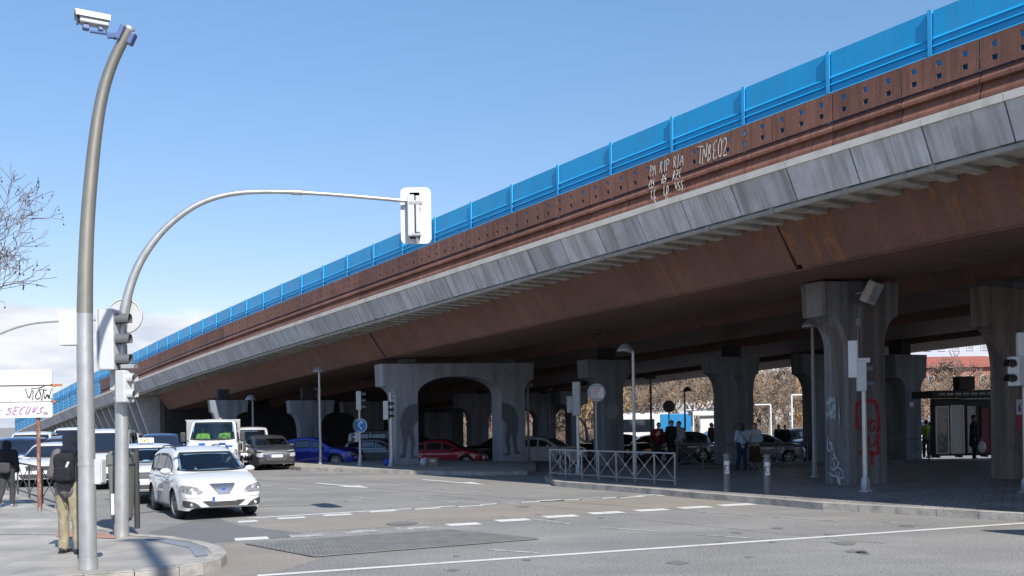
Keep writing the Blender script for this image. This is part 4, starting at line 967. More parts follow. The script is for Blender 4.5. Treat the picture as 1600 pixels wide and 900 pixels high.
    for s in (1, -1):
        b_ = MB(); yy = yg(belt + .1, mxx)
        if big: b_.bbox((mxx + .08, s * (hw + .14), belt + .22), (.11, .20, .40 if P is TRUCK else .26), .05); b_.tube([(mxx, s * yy * .98, belt + .05), (mxx + .06, s * (hw + .1), belt + .1)], .025, 6)
        else: b_.ell((mxx, s * (hw + .06), belt + .09), (.075, .125, .075)); b_.tube([(mxx, s * yy * .97, belt + .02), (mxx, s * (hw + .02), belt + .06)], .028, 6)
        b_.build('mirror', M['trim'] if (big or pm in (M['pgrey'],)) else pm, root)
    dx = [P['wind'][0][0] * L + .08] + [a * L - .02 for a, b in P['wind'][1:]] + [P['wind'][-1][1] * L - .06]
    for kd in ('left', 'right'):
        b_ = MB()
        for x in dx:
            if abs(x - ra) < ar + .02 and x < 0: patch(b_, kd, [(x - .004, wr + ar, belt), (x + .004, wr + ar, belt)], .003, 4)
            else: patch(b_, kd, [(x - .005, sill + .08, belt), (x + .005, sill + .08, belt)], .003, 8)
        patch(b_, kd, [(x, sill + .075, sill + .083) for x in np.linspace(max(ra + ar + .02, xa + .1), fa - ar - .02, 10)], .003, 1)
        patch(b_, kd, [(x, sill - .0 + .005, sill + .05) for x in np.linspace(max(ra + ar + .03, xa + .1), fa - ar - .03, 10)], .006, 1)
        b_.build('door_seams', M['trim'], root)
        for x in dx[1:]:
            p, nn = cast(kd, x - .14 if x > 0 else x - .10, belt - .10)
            if p is not None: b_ = MB(); b_.bbox(p + nn * .018, (.17, .025, .028), .008); b_.build('door_handle', pm, root)
    b_ = MB()
    for s in (1, -1): patch(b_, 'back', [(s * y, belt - .22, belt - .02) for y in (.55, .65, .75, .82)], .006, 3)
    if P is not TRUCK: b_.build('tail_light', M['redlamp'], root)
    if arch:
        for c in (fa, ra):
            for kd, s in (('left', 1), ('right', -1)):
                b_ = MB()
                for i in range(14):
                    q0, q1 = math.pi * i / 14 - .0, math.pi * (i + 1) / 14; ps = []
                    for q in (q0, q1):
                        for r_ in (ar + .006, ar + .065):
                            p, nn = cast(kd, c + r_ * math.cos(q), wr + r_ * math.sin(q) * .98); ps.append((p if p is not None else Vector((c, s * hw, wr))) + (nn or Vector((0, s, 0))) * .012)
                    b_.add(ps, [(0, 1, 3, 2)] if s < 0 else [(0, 2, 3, 1)], 0, True)
                b_.build('arch_trim', M['trim'], root)
    if roofrails:
        for s in (1, -1):
            b_ = MB(); b_.tube([(x, s * (yg(H - .1, x) - .10), rooff(x) + .045 if abs(i - 5) < 4.5 else rooff(x) + .005) for i, x in enumerate(np.linspace(-.36 * L, .04 * L, 11))], .016, 6); b_.build('roof_rail', M['trim'], root)
    if taxi:
        b_ = MB(); b_.bbox((.1, 0, H + .11), (.16, .44, .16), .03); b_.box((.185, 0, H + .11), (.006, .36, .11), m=1)
        write(b_, 'TAXI', -.14, H + .075, .075, .014, lambda u, v, d: Vector((.19 + d, u, v)), 2, 0, adv=.98)
        b_.build('taxi_sign', [M['white'], mat('taxi_sign_cream', (.75, .68, .42), .5, var=.05), M['trim']], root)
    LAST.clear(); LAST.update(cast=cast, patch=patch, root=root)
    return root
LAST = {}
def at(px, py, z=None):
    p = G(px, py, 0 if z is None else z); 
    return p
def vec(a): return (math.sin(R(a)), -math.cos(R(a)))     # 0 = nose straight at the camera, + to the camera's right
# white car at the lights
a1 = Vector((-6.57, 21.15)); f1_ = Vector((.505, -.863)).normalized(); c1 = a1 - f1_ * (.30 * 4.45)
make_car('car', 'white family car with oval toothed grille waiting first in the traffic at the crossing', 'car', MPV, M['pwhite'], (c1.x, c1.y), f1_, 'vehicles queuing at the lights', True, 'mpv', spokes=5, steer=6, roofrails=True, dirty=True, scale=.975)
def place_front(px, py, Z, P, ang, yc=0):
    """nose centre of the car at photo column px, distance Z"""
    f = Vector(vec(ang)); n_ = pcol(px, Z); return (n_.x - f.x * P['L'] / 2, n_.y - f.y * P['L'] / 2), f
def car_at(px, Z, P, ang, *a, **k):
    l, f = place_front(px, 0, Z, P, ang); return make_car('car' if a[1] in ('car', 'taxi') else a[1], a[0], a[1], P, a[2], l, f, *a[3:], **k)
Q = 'vehicles queuing at the lights'
car_at(231, 24.2, SUV, 22, 'white taxi with a sign box on its roof waiting behind the litter bin', 'taxi', M['pwhite2'], Q, open_=True, front='suv', taxi=True, arch=True, scale=.93)
car_at(432, 41.0, HATCH, 24, 'grey hatchback waiting at the front beside the kerb of the median', 'car', M['pgrey'], Q, open_=True, front='hatch', arch=True, dirty=True)
tk = car_at(330, 36.0, TRUCK, 13, 'white flatbed truck with blue checks on its bonnet and a crew in yellow jackets', 'truck', M['pwhite2'], Q, open_=True, front='truck', scale=.97)
b_ = MB()
for y0, y1, z0, z1 in ((-.50, -.26, 1.27, 1.36), (.26, .50, 1.27, 1.36), (-.26, .02, 1.18, 1.26), (.06, .30, 1.18, 1.26), (-.78, -.5, 1.18, 1.26), (.5, .78, 1.18, 1.26)):
    LAST['patch'](b_, 'front', [(y, z0 - .02, z1 - .02) for y in np.linspace(y0, y1, 5)], .006, 2)
b_.build('blue_check', mat('blue_check_vinyl', (.02, .10, .40), .35, var=.03), tk)
b_ = MB(); b_.bbox((-.30, -.14, 1.55), (.08, 2.16, 1.35), .02); b_.tube([(-.30, -1.25, 2.24), (-.30, .94, 2.24)], .03, 8); b_.build('headboard', M['galvdull'], tk)
b_ = MB(); b_.box((-1.7, 0, .92), (2.7, 2.06, .10)); b_.box((-1.7, 1.02, 1.15), (2.7, .04, .36)); b_.box((-1.7, -1.02, 1.15), (2.7, .04, .36)); b_.box((-3.03, 0, 1.15), (.04, 2.06, .36)); b_.build('flatbed', M['galvdull'], tk)
b_ = MB(); b_.add([(-.5, 1.0, 1.3), (-.5, -.9, 1.3), (-2.9, -.9, 1.3), (-2.9, 1.0, 1.3), (-.6, .5, 1.72), (-1.2, -.4, 1.9), (-2.3, 0, 1.75), (-2.5, .6, 1.6)], [(0, 1, 5, 4), (1, 2, 6, 5), (2, 3, 7, 6), (3, 0, 4, 7), (4, 5, 6, 7)], 0); b_.build('tarpaulin', mat('green_tarpaulin', (.10, .38, .28), .6, var=.2), tk)
b_ = MB(); b_.tube([(.55, .2, 2.24), (.55, .2, 2.33)], .035, 8); b_.build('beacon', M['amber'], tk)
car_at(391, 42.5, VAN, 15, 'white high fronted van between the flatbed truck and the grey hatchback', 'van', M['pwhite2'], Q, open_=True, front='van', scale=.95)
car_at(150, 30, VAN, 16, 'white van with roof rails half hidden behind the tall camera pole', 'van', M['pwhite2'], Q, front='van', scale=.98, roofrails=True)
car_at(206, 36, SEDAN, 20, 'pale car in the queue partly hidden behind the taxi', 'car', M['pwhite2'], Q)
car_at(245, 40, SUV, 16, 'navy blue tall car in the queue between the taxi and the flatbed truck', 'car', M['pnavy'], Q, front='suv')
car_at(57, 32, SEDAN, 10, 'white saloon car facing the railing on the left', 'car', M['pwhite2'], Q)
car_at(40, 38, VAN, 20, 'small white van farthest left in the queue', 'van', M['pwhite2'], Q, front='van', scale=.93)
car_at(88, 36.5, SUV, 14, 'dark windowed pale tall car behind the white saloon', 'car', M['psilver'], Q, front='suv')
car_at(6, 34, SUV, 15, 'navy car cut by the left edge behind the person in black', 'car', M['pnavy'], Q, front='suv')
car_at(128, 37.5, HATCH, 14, 'navy hatchback behind the hooded man with the backpack', 'car', M['pnavy'], Q, front='hatch')
car_at(-10, 45, HATCH, 14, 'pale hatchback far back at the left edge', 'car', M['psilver'], Q, front='hatch')
car_at(100, 46, VAN, 14, 'white van far back in the queue above the railing', 'van', M['pwhite2'], Q, front='van')
car_at(183, 47, SUV, 14, 'white tall car farthest back behind the signal mast', 'car', M['pwhite2'], Q, front='suv')
U = 'cars on the street under the viaduct'
car_at(563, 45.5, SEDAN, 78, 'bright blue car side on behind the blue arrow sign', 'car', M['pblue'], U, spokes=10)
car_at(652, 52, HATCH, 80, 'silver grey car side on against the left leg of the arched pier', 'car', M['psilver'], U)
car_at(668, 58, VAN, 82, 'dull silver people carrier behind the silver grey car', 'van', M['psilver'], U, front='van', scale=.95)
car_at(760, 49.5, SEDAN, 80, 'dark red car side on inside the arch of the painted pier', 'car', M['pred'], U, spokes=7)
car_at(712, 57, SUV, 85, 'black car behind the roof of the dark red car', 'car', M['pblack'], U, front='suv', scale=.95)
car_at(722, 54, HATCH, -82, 'black car nose to nose with the dark red car', 'car', M['pblack'], U)
car_at(470, 55, SUV, 85, 'black car in the dark behind the blue car', 'car', M['pblack'], U, front='suv')
car_at(912, 46.5, HATCH, 68, 'white sided car with dark bonnet right of the arched pier', 'car', M['pwhite'], U)
car_at(895, 55, HATCH, -80, 'black car behind the post of the round red lettered sign', 'car', M['pblack'], U)
car_at(952, 53, SEDAN, -84, 'black saloon between the square headed pier and the lamp post', 'car', M['pblack'], U)
car_at(993, 43.5, HATCH, -58, 'black car with a lit headlamp behind the group at the railing', 'car', M['pblack'], U, hl='amber')
tx = car_at(1082, 47.2, SEDAN, -84, 'white taxi with a red diagonal stripe facing left behind the two women', 'taxi', M['pwhite'], U)
b_ = MB()
for kd in ('left', 'right'): LAST['patch'](b_, kd, [(x, .3 + max(0, (x + .55)) * .55, .3 + max(0, (x + .75)) * .75) for x in np.linspace(-.45, .75, 10)], .006, 3)
b_.build('red_stripe', M['pred'], tx)
car_at(1255, 47.2, HATCH, 84, 'silver car with black roof facing right behind the left bollard stickers', 'car', M['psilver'], U)
car_at(1236, 54, SUV, -82, 'navy car nearest the lamp post by the big column', 'car', M['pnavy'], U, front='suv')
car_at(1062, 56, SUV, -80, 'black car roof showing behind the white striped taxi', 'car', M['pblack'], U, front='suv')
car_at(1180, 57, SUV, -84, 'black car roof showing right behind the two women', 'car', M['pblack'], U, front='suv')

car_at(1402, 62, VAN, -80, 'pale van far off between the near column and the blue grey pier', 'van', M['pwhite'], 'cars beyond the viaduct', front='van')
# bus far beyond the viaduct
bo = pcol(1115, 76); bz = ground_z(bo.x, bo.y)
bus = thing('bus', 'white and blue city bus beyond the viaduct behind the lamp posts', 'bus', (pcol(1035, 76).x, 77.5, bz), 0)
b_ = MB(); b_.bbox((-1.2, 0, 1.5), (7.6, 2.4, 2.3), .12); b_.build('body', M['white'], bus)
b_ = MB(); b_.bbox((1.2, -1.16, 1.7), (2.6, .2, 1.9), .03); b_.build('blue_panel', mat('bus_blue', (.02, .19, .40), .35, var=.15, vs=3), bus)
b_ = MB(); b_.box((-2.7, -1.215, 1.75), (4.3, .04, 1.0)); b_.build('window', M['darkglass'], bus)
for i in range(5): b_ = MB(); b_.bbox((-4.2 + i * 1.1, -.1, 2.68), (.8, 1.6, .12), .04); b_.build('roof_hatch', M['lightgrey'], bus)
for x in (-3.6, 1.6):
    b_ = MB(); b_.lathe([(.001, -.12), (.45, -.12), (.45, .12), (.001, .12)], 20, (x, -1.1, .45), Matrix.Rotation(R(90), 3, 'X')); b_.build('wheel', M['rubber'], bus)

# ---------------------------------------------------------------- poles, signals, signs
def pp3(pts, Z0, Z1):
    n = len(pts) - 1; return [PZ(x, y, Z0 + (Z1 - Z0) * i / n) for i, (x, y) in enumerate(pts)]
def cat_smooth(P, k=6):
    out = []
    for i in range(len(P) - 1):
        a, b, c, d = P[max(0, i - 1)], P[i], P[i + 1], P[min(len(P) - 1, i + 2)]
        for j in range(k):
            t = j / k; out.append(.5 * ((2 * b) + (c - a) * t + (2 * a - 5 * b + 4 * c - d) * t * t + (3 * b - 3 * c + d - a) * t ** 3))
    return out + [P[-1]]
# tall pole with the camera
b0_ = G(138, 889, H0); cp = thing('camera_pole', 'tall curved grey steel pole at the kerb carrying a camera at its tip', 'pole', b0_)
P = pp3([(138, 889), (136, 750), (133.5, 600), (132.5, 490), (136, 360), (146, 240), (158, 158), (176, 98), (204, 42)], b0_.y, b0_.y); P = cat_smooth(P); P[0] = b0_.copy(); P = [p - b0_ for p in P]
n_ = len(P); split = 18
b_ = MB(); b_.tube(P[:split + 1], [.112 - .010 * i / split for i in range(split + 1)], 24, caps=False); b_.tube([P[0], P[0] + Vector((0, 0, .14))], [.122, .122], 24); b_.tube([(P[7].x, P[7].y, P[7].z - .02), (P[7].x, P[7].y, P[7].z + .02)], .114, 24); b_.build('lower_pole', M['galv'], cp)
b_ = MB(); q = P[split:]; b_.tube(q, [.102 - .04 * (i / (len(q) - 1)) ** .8 for i in range(len(q))], 24, caps=False); tp = q[-1]; td = (q[-1] - q[-2]).normalized()
b_.build('upper_pole', M['polebrown'], cp)
b_ = MB(); rt = td.to_track_quat('Z', 'Y').to_matrix(); b_.lathe([(.05, -.25), (.05, .0), (.064, .0), (.068, .0), (.068, -.05), (.062, -.06)], 20, tp, rt); b_.lathe([(.001, -.08), (.05, -.08)], 20, tp, rt, 1); b_.build('open_tip', [M['galv'], M['black']], cp)
bxp = PZ(109, 514, b0_.y) - b0_
b_ = MB(); b_.bbox(bxp, (.24, .13, .44), .015); b_.build('junction_box', M['white'], cp)
b_ = MB()
for z in (-.18, .19): b_.bbox(bxp + Vector((.17, 0, z)), (.12, .03, .03), .004); b_.tube([bxp + Vector((.205, 0, z - .02)), bxp + Vector((.205, 0, z + .02))], .118, 20) if False else None
b_.build('clamp', M['galvdull'], cp)
b_ = MB(); b_.bbox(PZ(156.5, 737, b0_.y + .05) - b0_, (.10, .16, .33), .012); b_.bbox(PZ(161, 737, b0_.y) - b0_, (.02, .12, .28), .005); b_.build('side_box', M['lightgrey'], cp)
cb = thing('surveillance_camera', 'white traffic camera housing on a blue bracket at the tip of the tall pole', 'camera', PZ(192, 56, b0_.y))
cc = PZ(147, 35, b0_.y) - cb.location; rt = Matrix.Rotation(R(-4), 3, 'Y') @ Matrix.Rotation(R(30), 3, 'Z') @ Matrix.Rotation(R(4), 3, 'Y')
b_ = MB(); b_.bbox(cc + Vector((0, 0, .02)), (.36, .15, .13), .02, rot=rt); b_.build('housing', M['lightgrey'], cb)
b_ = MB(); b_.bbox(cc + rt @ Vector((-.02, 0, .095)), (.44, .19, .02), .006, rot=rt); b_.box(cc + rt @ Vector((-.02, -.10, .06)), (.42, .012, .07), rot=rt); b_.box(cc + rt @ Vector((-.02, .10, .06)), (.42, .012, .07), rot=rt); b_.build('sun_shield', M['white'], cb)
b_ = MB(); b_.bbox(cc + rt @ Vector((-.2, 0, .0)), (.03, .11, .12), .01, rot=rt); b_.build('lens_window', M['darkglass'], cb)
bb = mat('blue_bracket', (.10, .14, .30), .4, var=.1)
b_ = MB(); b_.bbox(cc + rt @ Vector((-.1, 0, -.09)), (.08, .10, .06), .01, rot=rt); b_.bbox(cc + rt @ Vector((.08, 0, -.08)), (.06, .10, .05), .01, rot=rt); b_.tube([cc + Vector((-.05, 0, -.12)), cc + Vector((.15, 0, -.15)), Vector((-.1, 0, .0)), Vector((0, 0, 0))], .02, 8); b_.bbox((-.10, -.01, .0), (.20, .05, .07), .01); b_.build('bracket', bb, cb)
b_ = MB(); b_.bbox((.0, -.05, .02), (.06, .12, .2), .01, rot=Matrix.Rotation(R(25), 3, 'Y')); b_.bbox((.10, .03, -.03), (.08, .12, .17), .02, rot=Matrix.Rotation(R(25), 3, 'Y')); b_.build('clamp', bb, cb)
b_ = MB(); b_.tube([cc + Vector((.12, 0, -.04)), cc + Vector((.17, -.01, -.14)), cc + Vector((.3, -.02, -.24)), Vector((-.12, 0, -.04))], .008, 6); b_.build('cable', M['black'], cb)

# vehicle and pedestrian signal heads, front towards local -y
def head(mb_parent, o, n=3, w=.30, h=.32, d=.20, rz=0, colour=None, lamp=None, visor=.2, vmat=None):
    rt = Matrix.Rotation(rz, 3, 'Z'); o = Vector(o); H_ = n * h
    b_ = MB(); b_.bbox(o, (w, d, H_), .02, rot=rt); b_.box(o + rt @ Vector((0, d * .5 + .004, 0)), (w * .7, .012, H_ * .96), rot=rt)
    hd = b_.build('signal_head', colour or M['white'], mb_parent)
    for i in range(n):
        z = H_ / 2 - h * (i + .5); v = MB(); r_ = w * .36; r2 = Matrix.Rotation(R(90), 3, 'X')
        pts = []
        for (yy, sc) in ((-d / 2, 1.0), (-d / 2 - visor, .92)):
            for k in range(15):
                a = R(-35 + 250 * k / 14); pts.append(o + rt @ Vector((r_ * sc * math.cos(a), yy, z + r_ * sc * math.sin(a))))
        v.add(pts, [(k, k + 1, 16 + k, 15 + k) for k in range(14)], 0, True)
        pts2 = []
        for (yy, sc) in ((-d / 2, 1.0), (-d / 2 - visor, .92)):
            for k in range(15):
                a = R(-35 + 250 * k / 14); pts2.append(o + rt @ Vector(((r_ * sc - .006) * math.cos(a), yy, z + (r_ * sc - .006) * math.sin(a))))
        v.add(pts2, [(15 + k, 16 + k, k + 1, k) for k in range(14)], 0, True)
        v.build('visor', vmat or M['darkgrey'], hd)
        l_ = MB(); l_.lathe([(.001, -.02), (r_ * .85, 0)], 20, o + rt @ Vector((0, -d / 2 - .006, z)), rt @ r2); l_.build('lens', [M['redlamp'], M['amberdim'], M['greendim']][min(i, 2)] if n == 3 else [M['redlamp'], M['greendim']][i], hd)
    return hd
M['amberdim'] = mat('amber_lens', (.25, .12, .02), .3, var=.1); M['greendim'] = mat('green_lens', (.02, .12, .08), .3, var=.1)
mb0 = G(190, 838, H0); ts = thing('traffic_signal', 'near grey signal mast whose long curved arm carries a white backed signal over the road', 'traffic light', mb0)
arm = [(190, 838), (190.5, 700), (189.5, 600), (189, 540), (194, 485), (212, 424), (238, 380), (270, 346), (312, 318), (362, 303), (425, 299.5), (505, 303), (580, 309), (657, 316)]
Za, Zb = mb0.y, 17.3
P = []
for i, (x, y) in enumerate(arm):
    f = max(0, (x - 190) / (657 - 190)); P.append(PZ(x, y, Za + (Zb - Za) * f))
P[0] = mb0.copy(); P = [p - mb0 for p in P]; hv = 4
lo = P[:hv]; b_ = MB(); b_.tube(cat_smooth(lo, 4), [.112 - .012 * i / 12 for i in range(13)], 22, caps=False); b_.tube([lo[0], lo[0] + Vector((0, 0, .2))], [.120, .120], 22)
b_.build('pole', M['galv'], ts)
hi = cat_smooth(P[hv - 1:], 5); n_ = len(hi); b_ = MB(); b_.tube(hi, [max(.034, .098 - .075 * (i / (n_ - 1)) ** .6) for i in range(n_)], 18); b_.tube([hi[-14], hi[-13]], .048, 16); b_.build('arm', M['galv'], ts)
b_ = MB(); b_.bbox(mb0 * 0 + Vector((-.115, -.06, .55)), (.05, .05, .36), .01); b_.build('hatch_cover', M['white'], ts)
# board at the arm end, seen from behind (faces away)
ec = PZ(649, 335, 17.25) - mb0
def rrect(w, h, r_, n=6):
    return [(sx * (w / 2 - r_) + r_ * math.cos(R(a0 + 90 * k / n)), sz * (h / 2 - r_) + r_ * math.sin(R(a0 + 90 * k / n))) for sx, sz, a0 in ((1, 1, 0), (-1, 1, 90), (-1, -1, 180), (1, -1, 270)) for k in range(n + 1)]
b_ = MB(); b_.prism(rrect(.55, 1.02, .10), ec + Vector((0, .10, 0)), (1, 0, 0), (0, 0, 1), (0, 1, 0), .02); bk = fixn(b_.build('backboard', M['white'], ts))
hd = head(ts, ec + Vector((-.02, .19, 0)), 3, .26, .29, .16, R(180), M['lightgrey'])
b_ = MB(); b_.bbox(ec + Vector((-.075, .02, -.02)), (.12, .14, .74), .01); b_.bbox(ec + Vector((.045, .0, .0)), (.07, .10, .66), .01); b_.build('housing', M['lightgrey'], ts)
b_ = MB(); b_.bbox(ec + Vector((.01, -.02, .20)), (.24, .07, .06), .008); b_.bbox(ec + Vector((.02, -.01, -.37)), (.16, .10, .05), .01); b_.tube([ec + Vector((.02, 0, -.38)), ec + Vector((.03, .04, -.52))], .03, 8); b_.build('bracket', M['galvdull'], ts)
# three light head on the mast, side on, facing right
hc = PZ(171, 531, Za - .22) - mb0; h1 = head(ts, hc, 3, .29, .34, .25, R(90), M['lightgrey'], visor=.23)
b_ = MB(); b_.box(hc + Vector((-.135, 0, 0)), (.02, .34, 1.0)); b_.build('backboard', M['lightgrey'], ts)
b_ = MB(); b_.bbox(PZ(178, 593, Za) - mb0, (.10, .10, .36), .01); b_.build('control_box', M['lightgrey'], ts)
pc = PZ(195, 604, Za - .2) - mb0; h2 = head(ts, pc, 2, .24, .27, .20, R(70), M['lightgrey'], visor=.12, vmat=M['lightgrey'])
b_ = MB(); b_.bbox(PZ(202, 573, Za - .2) - mb0, (.22, .2, .07), .01); b_.build('sounder', M['galvdull'], ts)
b_ = MB(); b_.bbox(pc + Vector((-.12, .02, .2)), (.14, .05, .04), .01); b_.bbox(pc + Vector((-.12, .02, -.2)), (.14, .05, .04), .01); b_.build('bracket', M['galvdull'], ts)
sc_ = PZ(195, 494, Za + .14) - mb0; b_ = MB(); b_.disc(sc_, .30, Matrix.Rotation(R(90), 3, 'X'), 32, 0, .012); b_.lathe([(.285, -.02), (.305, -.02), (.305, .02), (.285, .02)], 32, sc_, Matrix.Rotation(R(90), 3, 'X')); b_.build('round_sign', M['lightgrey'], ts)

o = pcol(-75, 30); o.z = 0; t2 = thing('signal_mast', 'thin grey mast arm coming in from the left edge behind the tall camera pole', 'signal mast', o)
P = [Vector((0, 0, 0)), Vector((0, 0, 2.5))] + [PZ(x, y, 30) - o for x, y in ((-66, 600), (-40, 548), (0, 522), (45, 507), (95, 502), (160, 500), (186, 499))]
b_ = MB(); b_.tube(cat_smooth(P, 4), [max(.030, .09 - .006 * i) for i in range(4 * (len(P) - 1) + 1)], 12); b_.build('arm', M['galv'], t2)
# generic builders ---------------------------------------------------------
def post_base(t, h, r_=.05, m=None, cone=True):
    b_ = MB(); b_.tube([(0, 0, 0), (0, 0, h)], [r_, r_ * .85], 12); 
    if cone: b_.lathe([(r_ * 2.8, 0), (r_ * 2.6, .03), (r_ * 1.8, .06), (r_ * 1.5, .30), (r_, .36)], 14)
    b_.build('pole', m or M['galv'], t)
LG = 'street lamps with round bell shaped heads'
def bell_lamp(label, px, py, top_py, side=0, m=None, z=H0, hm=None, Z=None):
    o = G(px, py, z) if Z is None else pcol(px, Z); 
    if Z is not None: o.z = ground_z(o.x, o.y)
    h = PZ(px, top_py, o.y).z - o.z - .12
    t = thing('street_lamp', label, 'street lamp', o, 0, LG); m = m or M['galvdull']
    b_ = MB(); b_.tube([(0, 0, 0), (0, 0, 1.0), (0, 0, h)], [.075, .06, .045], 12); b_.lathe([(.11, 0), (.11, .06), (.08, .08)], 12); b_.build('pole', m, t)
    c = Vector((side * .26, 0, h + .0)); b_ = MB(); b_.lathe([(.001, .26), (.06, .25), (.16, .19), (.25, .08), (.28, 0), (.26, -.01), (.15, .02), (.001, .03)], 18, c); b_.build('lamp_head', hm or M['galvdull'], t)
    if side: b_ = MB(); b_.tube([(0, 0, h - .04), (side * .2, 0, h - .0)], .03, 8); b_.build('arm', m, t)
    return t
DK = M['raildark']
bell_lamp('pale street lamp standing on the median left of the blue arrow sign', 501, 725, 577, 0, M['galv'])
bell_lamp('street lamp with its bell head turned left behind the island railing', 992, 741, 543, -1, M['galv'])
bell_lamp('street lamp close to the left side of the big near column', 1273, 746, 505, -.15, M['galvdull'])
bell_lamp('dim street lamp in the dark left of the median lamp', 396, 0, 621, -.4, M['galvdull'], Z=50)
bell_lamp('dim street lamp hidden just behind the median lamp', 498, 0, 606, 0, M['galvdull'], Z=56)
bell_lamp('dark street lamp standing between the square headed pier and the round dark sign', 1018, 0, 588, 0, DK, Z=44, hm=DK)
bell_lamp('dark street lamp against the blue bus', 1071, 0, 608, .6, DK, Z=55, hm=DK)
bell_lamp('dark street lamp seen between the big near column and the blue grey pier', 1392, 0, 597, -.7, DK, Z=46, hm=DK)
bell_lamp('dim street lamp on the right side of the arched pier', 826, 0, 600, 0, M['galvdull'], Z=46, hm=M['galvdull'])
bell_lamp('dim street lamp beyond the white sided car', 858, 0, 606, 0, DK, Z=60, hm=DK)
# signals on the median and island
t = thing('traffic_signal', 'signal post on the median carrying a round blue arrow sign', 'traffic light', G(563, 727, H0)); zz = lambda px, py, o: PZ(px, py, o.location.y) - o.location
post_base(t, zz(562, 640, t).z, .055)
head(t, zz(560.5, 626, t), 3, .24, .27, .2, R(100), M['lightgrey'])
c = zz(564, 665, t); c.y -= .07; b_ = MB(); rx = Matrix.Rotation(R(-18), 3, 'Z') @ Matrix.Rotation(R(90), 3, 'X')
b_.disc(c, .30, rx, 32, 1, .012); b_.disc(c + Vector((-.0, -.009, 0)), .27, rx, 32, 0, .008)
wa_ = Matrix.Rotation(R(-18), 3, 'Z')
ribbon(b_, [(.08, .16), (-.06, .12), (-.10, 0), (-.02, -.06), (.06, -.16)], .05, lambda u, v, d: c + wa_ @ Vector((u, -.016 - d, v)), 1)
ribbon(b_, [(-.02, .20), (.10, .16), (.04, .06)], .04, lambda u, v, d: c + wa_ @ Vector((u, -.016 - d, v)), 1)
b_.build('round_sign', [mat('sign_blue', (.015, .16, .42), .4, var=.04), M['white']], t)
b_ = MB(); b_.disc(c + Vector((-.16, .14, .02)), .29, Matrix.Rotation(R(60), 3, 'Z') @ Matrix.Rotation(R(90), 3, 'X'), 28, 0, .012); b_.build('sign_back', M['galvdull'], t)
head(t, zz(557, 683, t), 2, .2, .2, .16, R(-60), M['lightgrey'], visor=.1)
t = thing('traffic_signal', 'signal post against the left leg of the arched painted pier', 'traffic light', G(612, 728, H0)); post_base(t, zz(610, 613, t).z, .07)
head(t, zz(604, 641, t), 3, .22, .26, .22, R(75), M['lightgrey'], vmat=M['black'])
b_ = MB()
for i in range(5): b_.box((.09, 0, zz(610, 616 + i * 7, t).z), (.14, .02, .02))
b_.build('bracket', M['black'], t)
t = thing('traffic_signal', 'signal post with tall grey head behind the left part of the island railing', 'traffic light', G(904, 741, H0)); post_base(t, zz(902, 640, t).z, .055)
head(t, zz(901, 623, t), 3, .26, .38, .22, R(170), M['galvdull']); head(t, zz(891, 632, t), 2, .22, .28, .18, R(100), M['galvdull'])
t = thing('traffic_signal', 'slim signal post with a pale head in front of the big near column', 'traffic light', G(1352, 768, H0)); post_base(t, zz(1348, 600, t).z, .06, cone=True)
head(t, zz(1334, 561, t) + Vector((0, .05, 0)), 3, .22, .30, .16, R(160), M['white']); head(t, zz(1346, 588, t), 2, .26, .36, .2, R(80), M['lightgrey'], visor=.16, vmat=M['darkgrey'])
b_ = MB(); b_.bbox(zz(1349, 563, t), (.28, .14, .11), .01); b_.build('sounder', M['white'], t)
t = thing('traffic_signal', 'signal post cut by the right edge with a white pedestrian head', 'traffic light', G(1604, 770, H0)); post_base(t, zz(1600, 600, t).z, .07)
head(t, zz(1588, 580, t), 2, .30, .34, .22, R(-65), M['white'], visor=.2, vmat=M['black']); head(t, zz(1598, 540, t) , 3, .24, .2, .2, R(170), M['white']); b_ = MB(); b_.bbox(zz(1582, 560, t), (.14, .12, .07), .01); b_.build('sounder', M['white'], t)
# round signs
def round_sign(label, px, py, cy, r_, m, back, z=H0, Z=None, tri=False, text=None):
    o = G(px, py, z) if Z is None else pcol(px, Z)
    if Z is not None: o.z = ground_z(o.x, o.y)
    t = thing('road_sign', label, 'road sign', o); c = PZ(px - 1, cy, o.y) - o
    b_ = MB(); b_.tube([(0, .03, 0), (0, .03, c.z + r_ * .6)], .035, 10); b_.build('pole', m, t)
    b_ = MB(); b_.disc(c, r_, Matrix.Rotation(R(90), 3, 'X'), 32, 0, .012); b_.build('round_sign', back, t)
    if tri:
        b_ = MB(); b_.prism([(-.28, .0), (.28, .0), (0, -.5)], c + Vector((0, -.0, -r_ - .05)), (1, 0, 0), (0, 0, 1), (0, 1, 0), .012); fixn(b_.build('triangle_sign', back, t))
    if text:
        b_ = MB(); b_.box(c + Vector((.03, -.016, .0)), (.40, .006, .34), m=0); fn = lambda u, v, d: c + Vector((u, -.021 - d, v)); rr_ = random.Random(2)
        for i, w in enumerate(text): write(b_, w, -.15, .09 - i * .08, .055, .012, fn, 1, 0, adv=.8)
        b_.build('sticker', [M['white'], mat('red_print', (.45, .03, .06), .6)], t)
    return t
round_sign('grey round sign back with a white label lettered in red', 933, 742, 613.5, .30, M['galvdull'], M['galvdull'], text=['COMPRO', 'COCHES', 'PAGO', 'YA 65'])
round_sign('dark round sign back on a post in front of the blue bus', 1046, 0, 635, .33, DK, M['darkgrey'], Z=52)
round_sign('dark round sign above a small triangle left of the pier behind the women', 1134, 0, 642, .30, DK, M['darkgrey'], Z=54, tri=True)
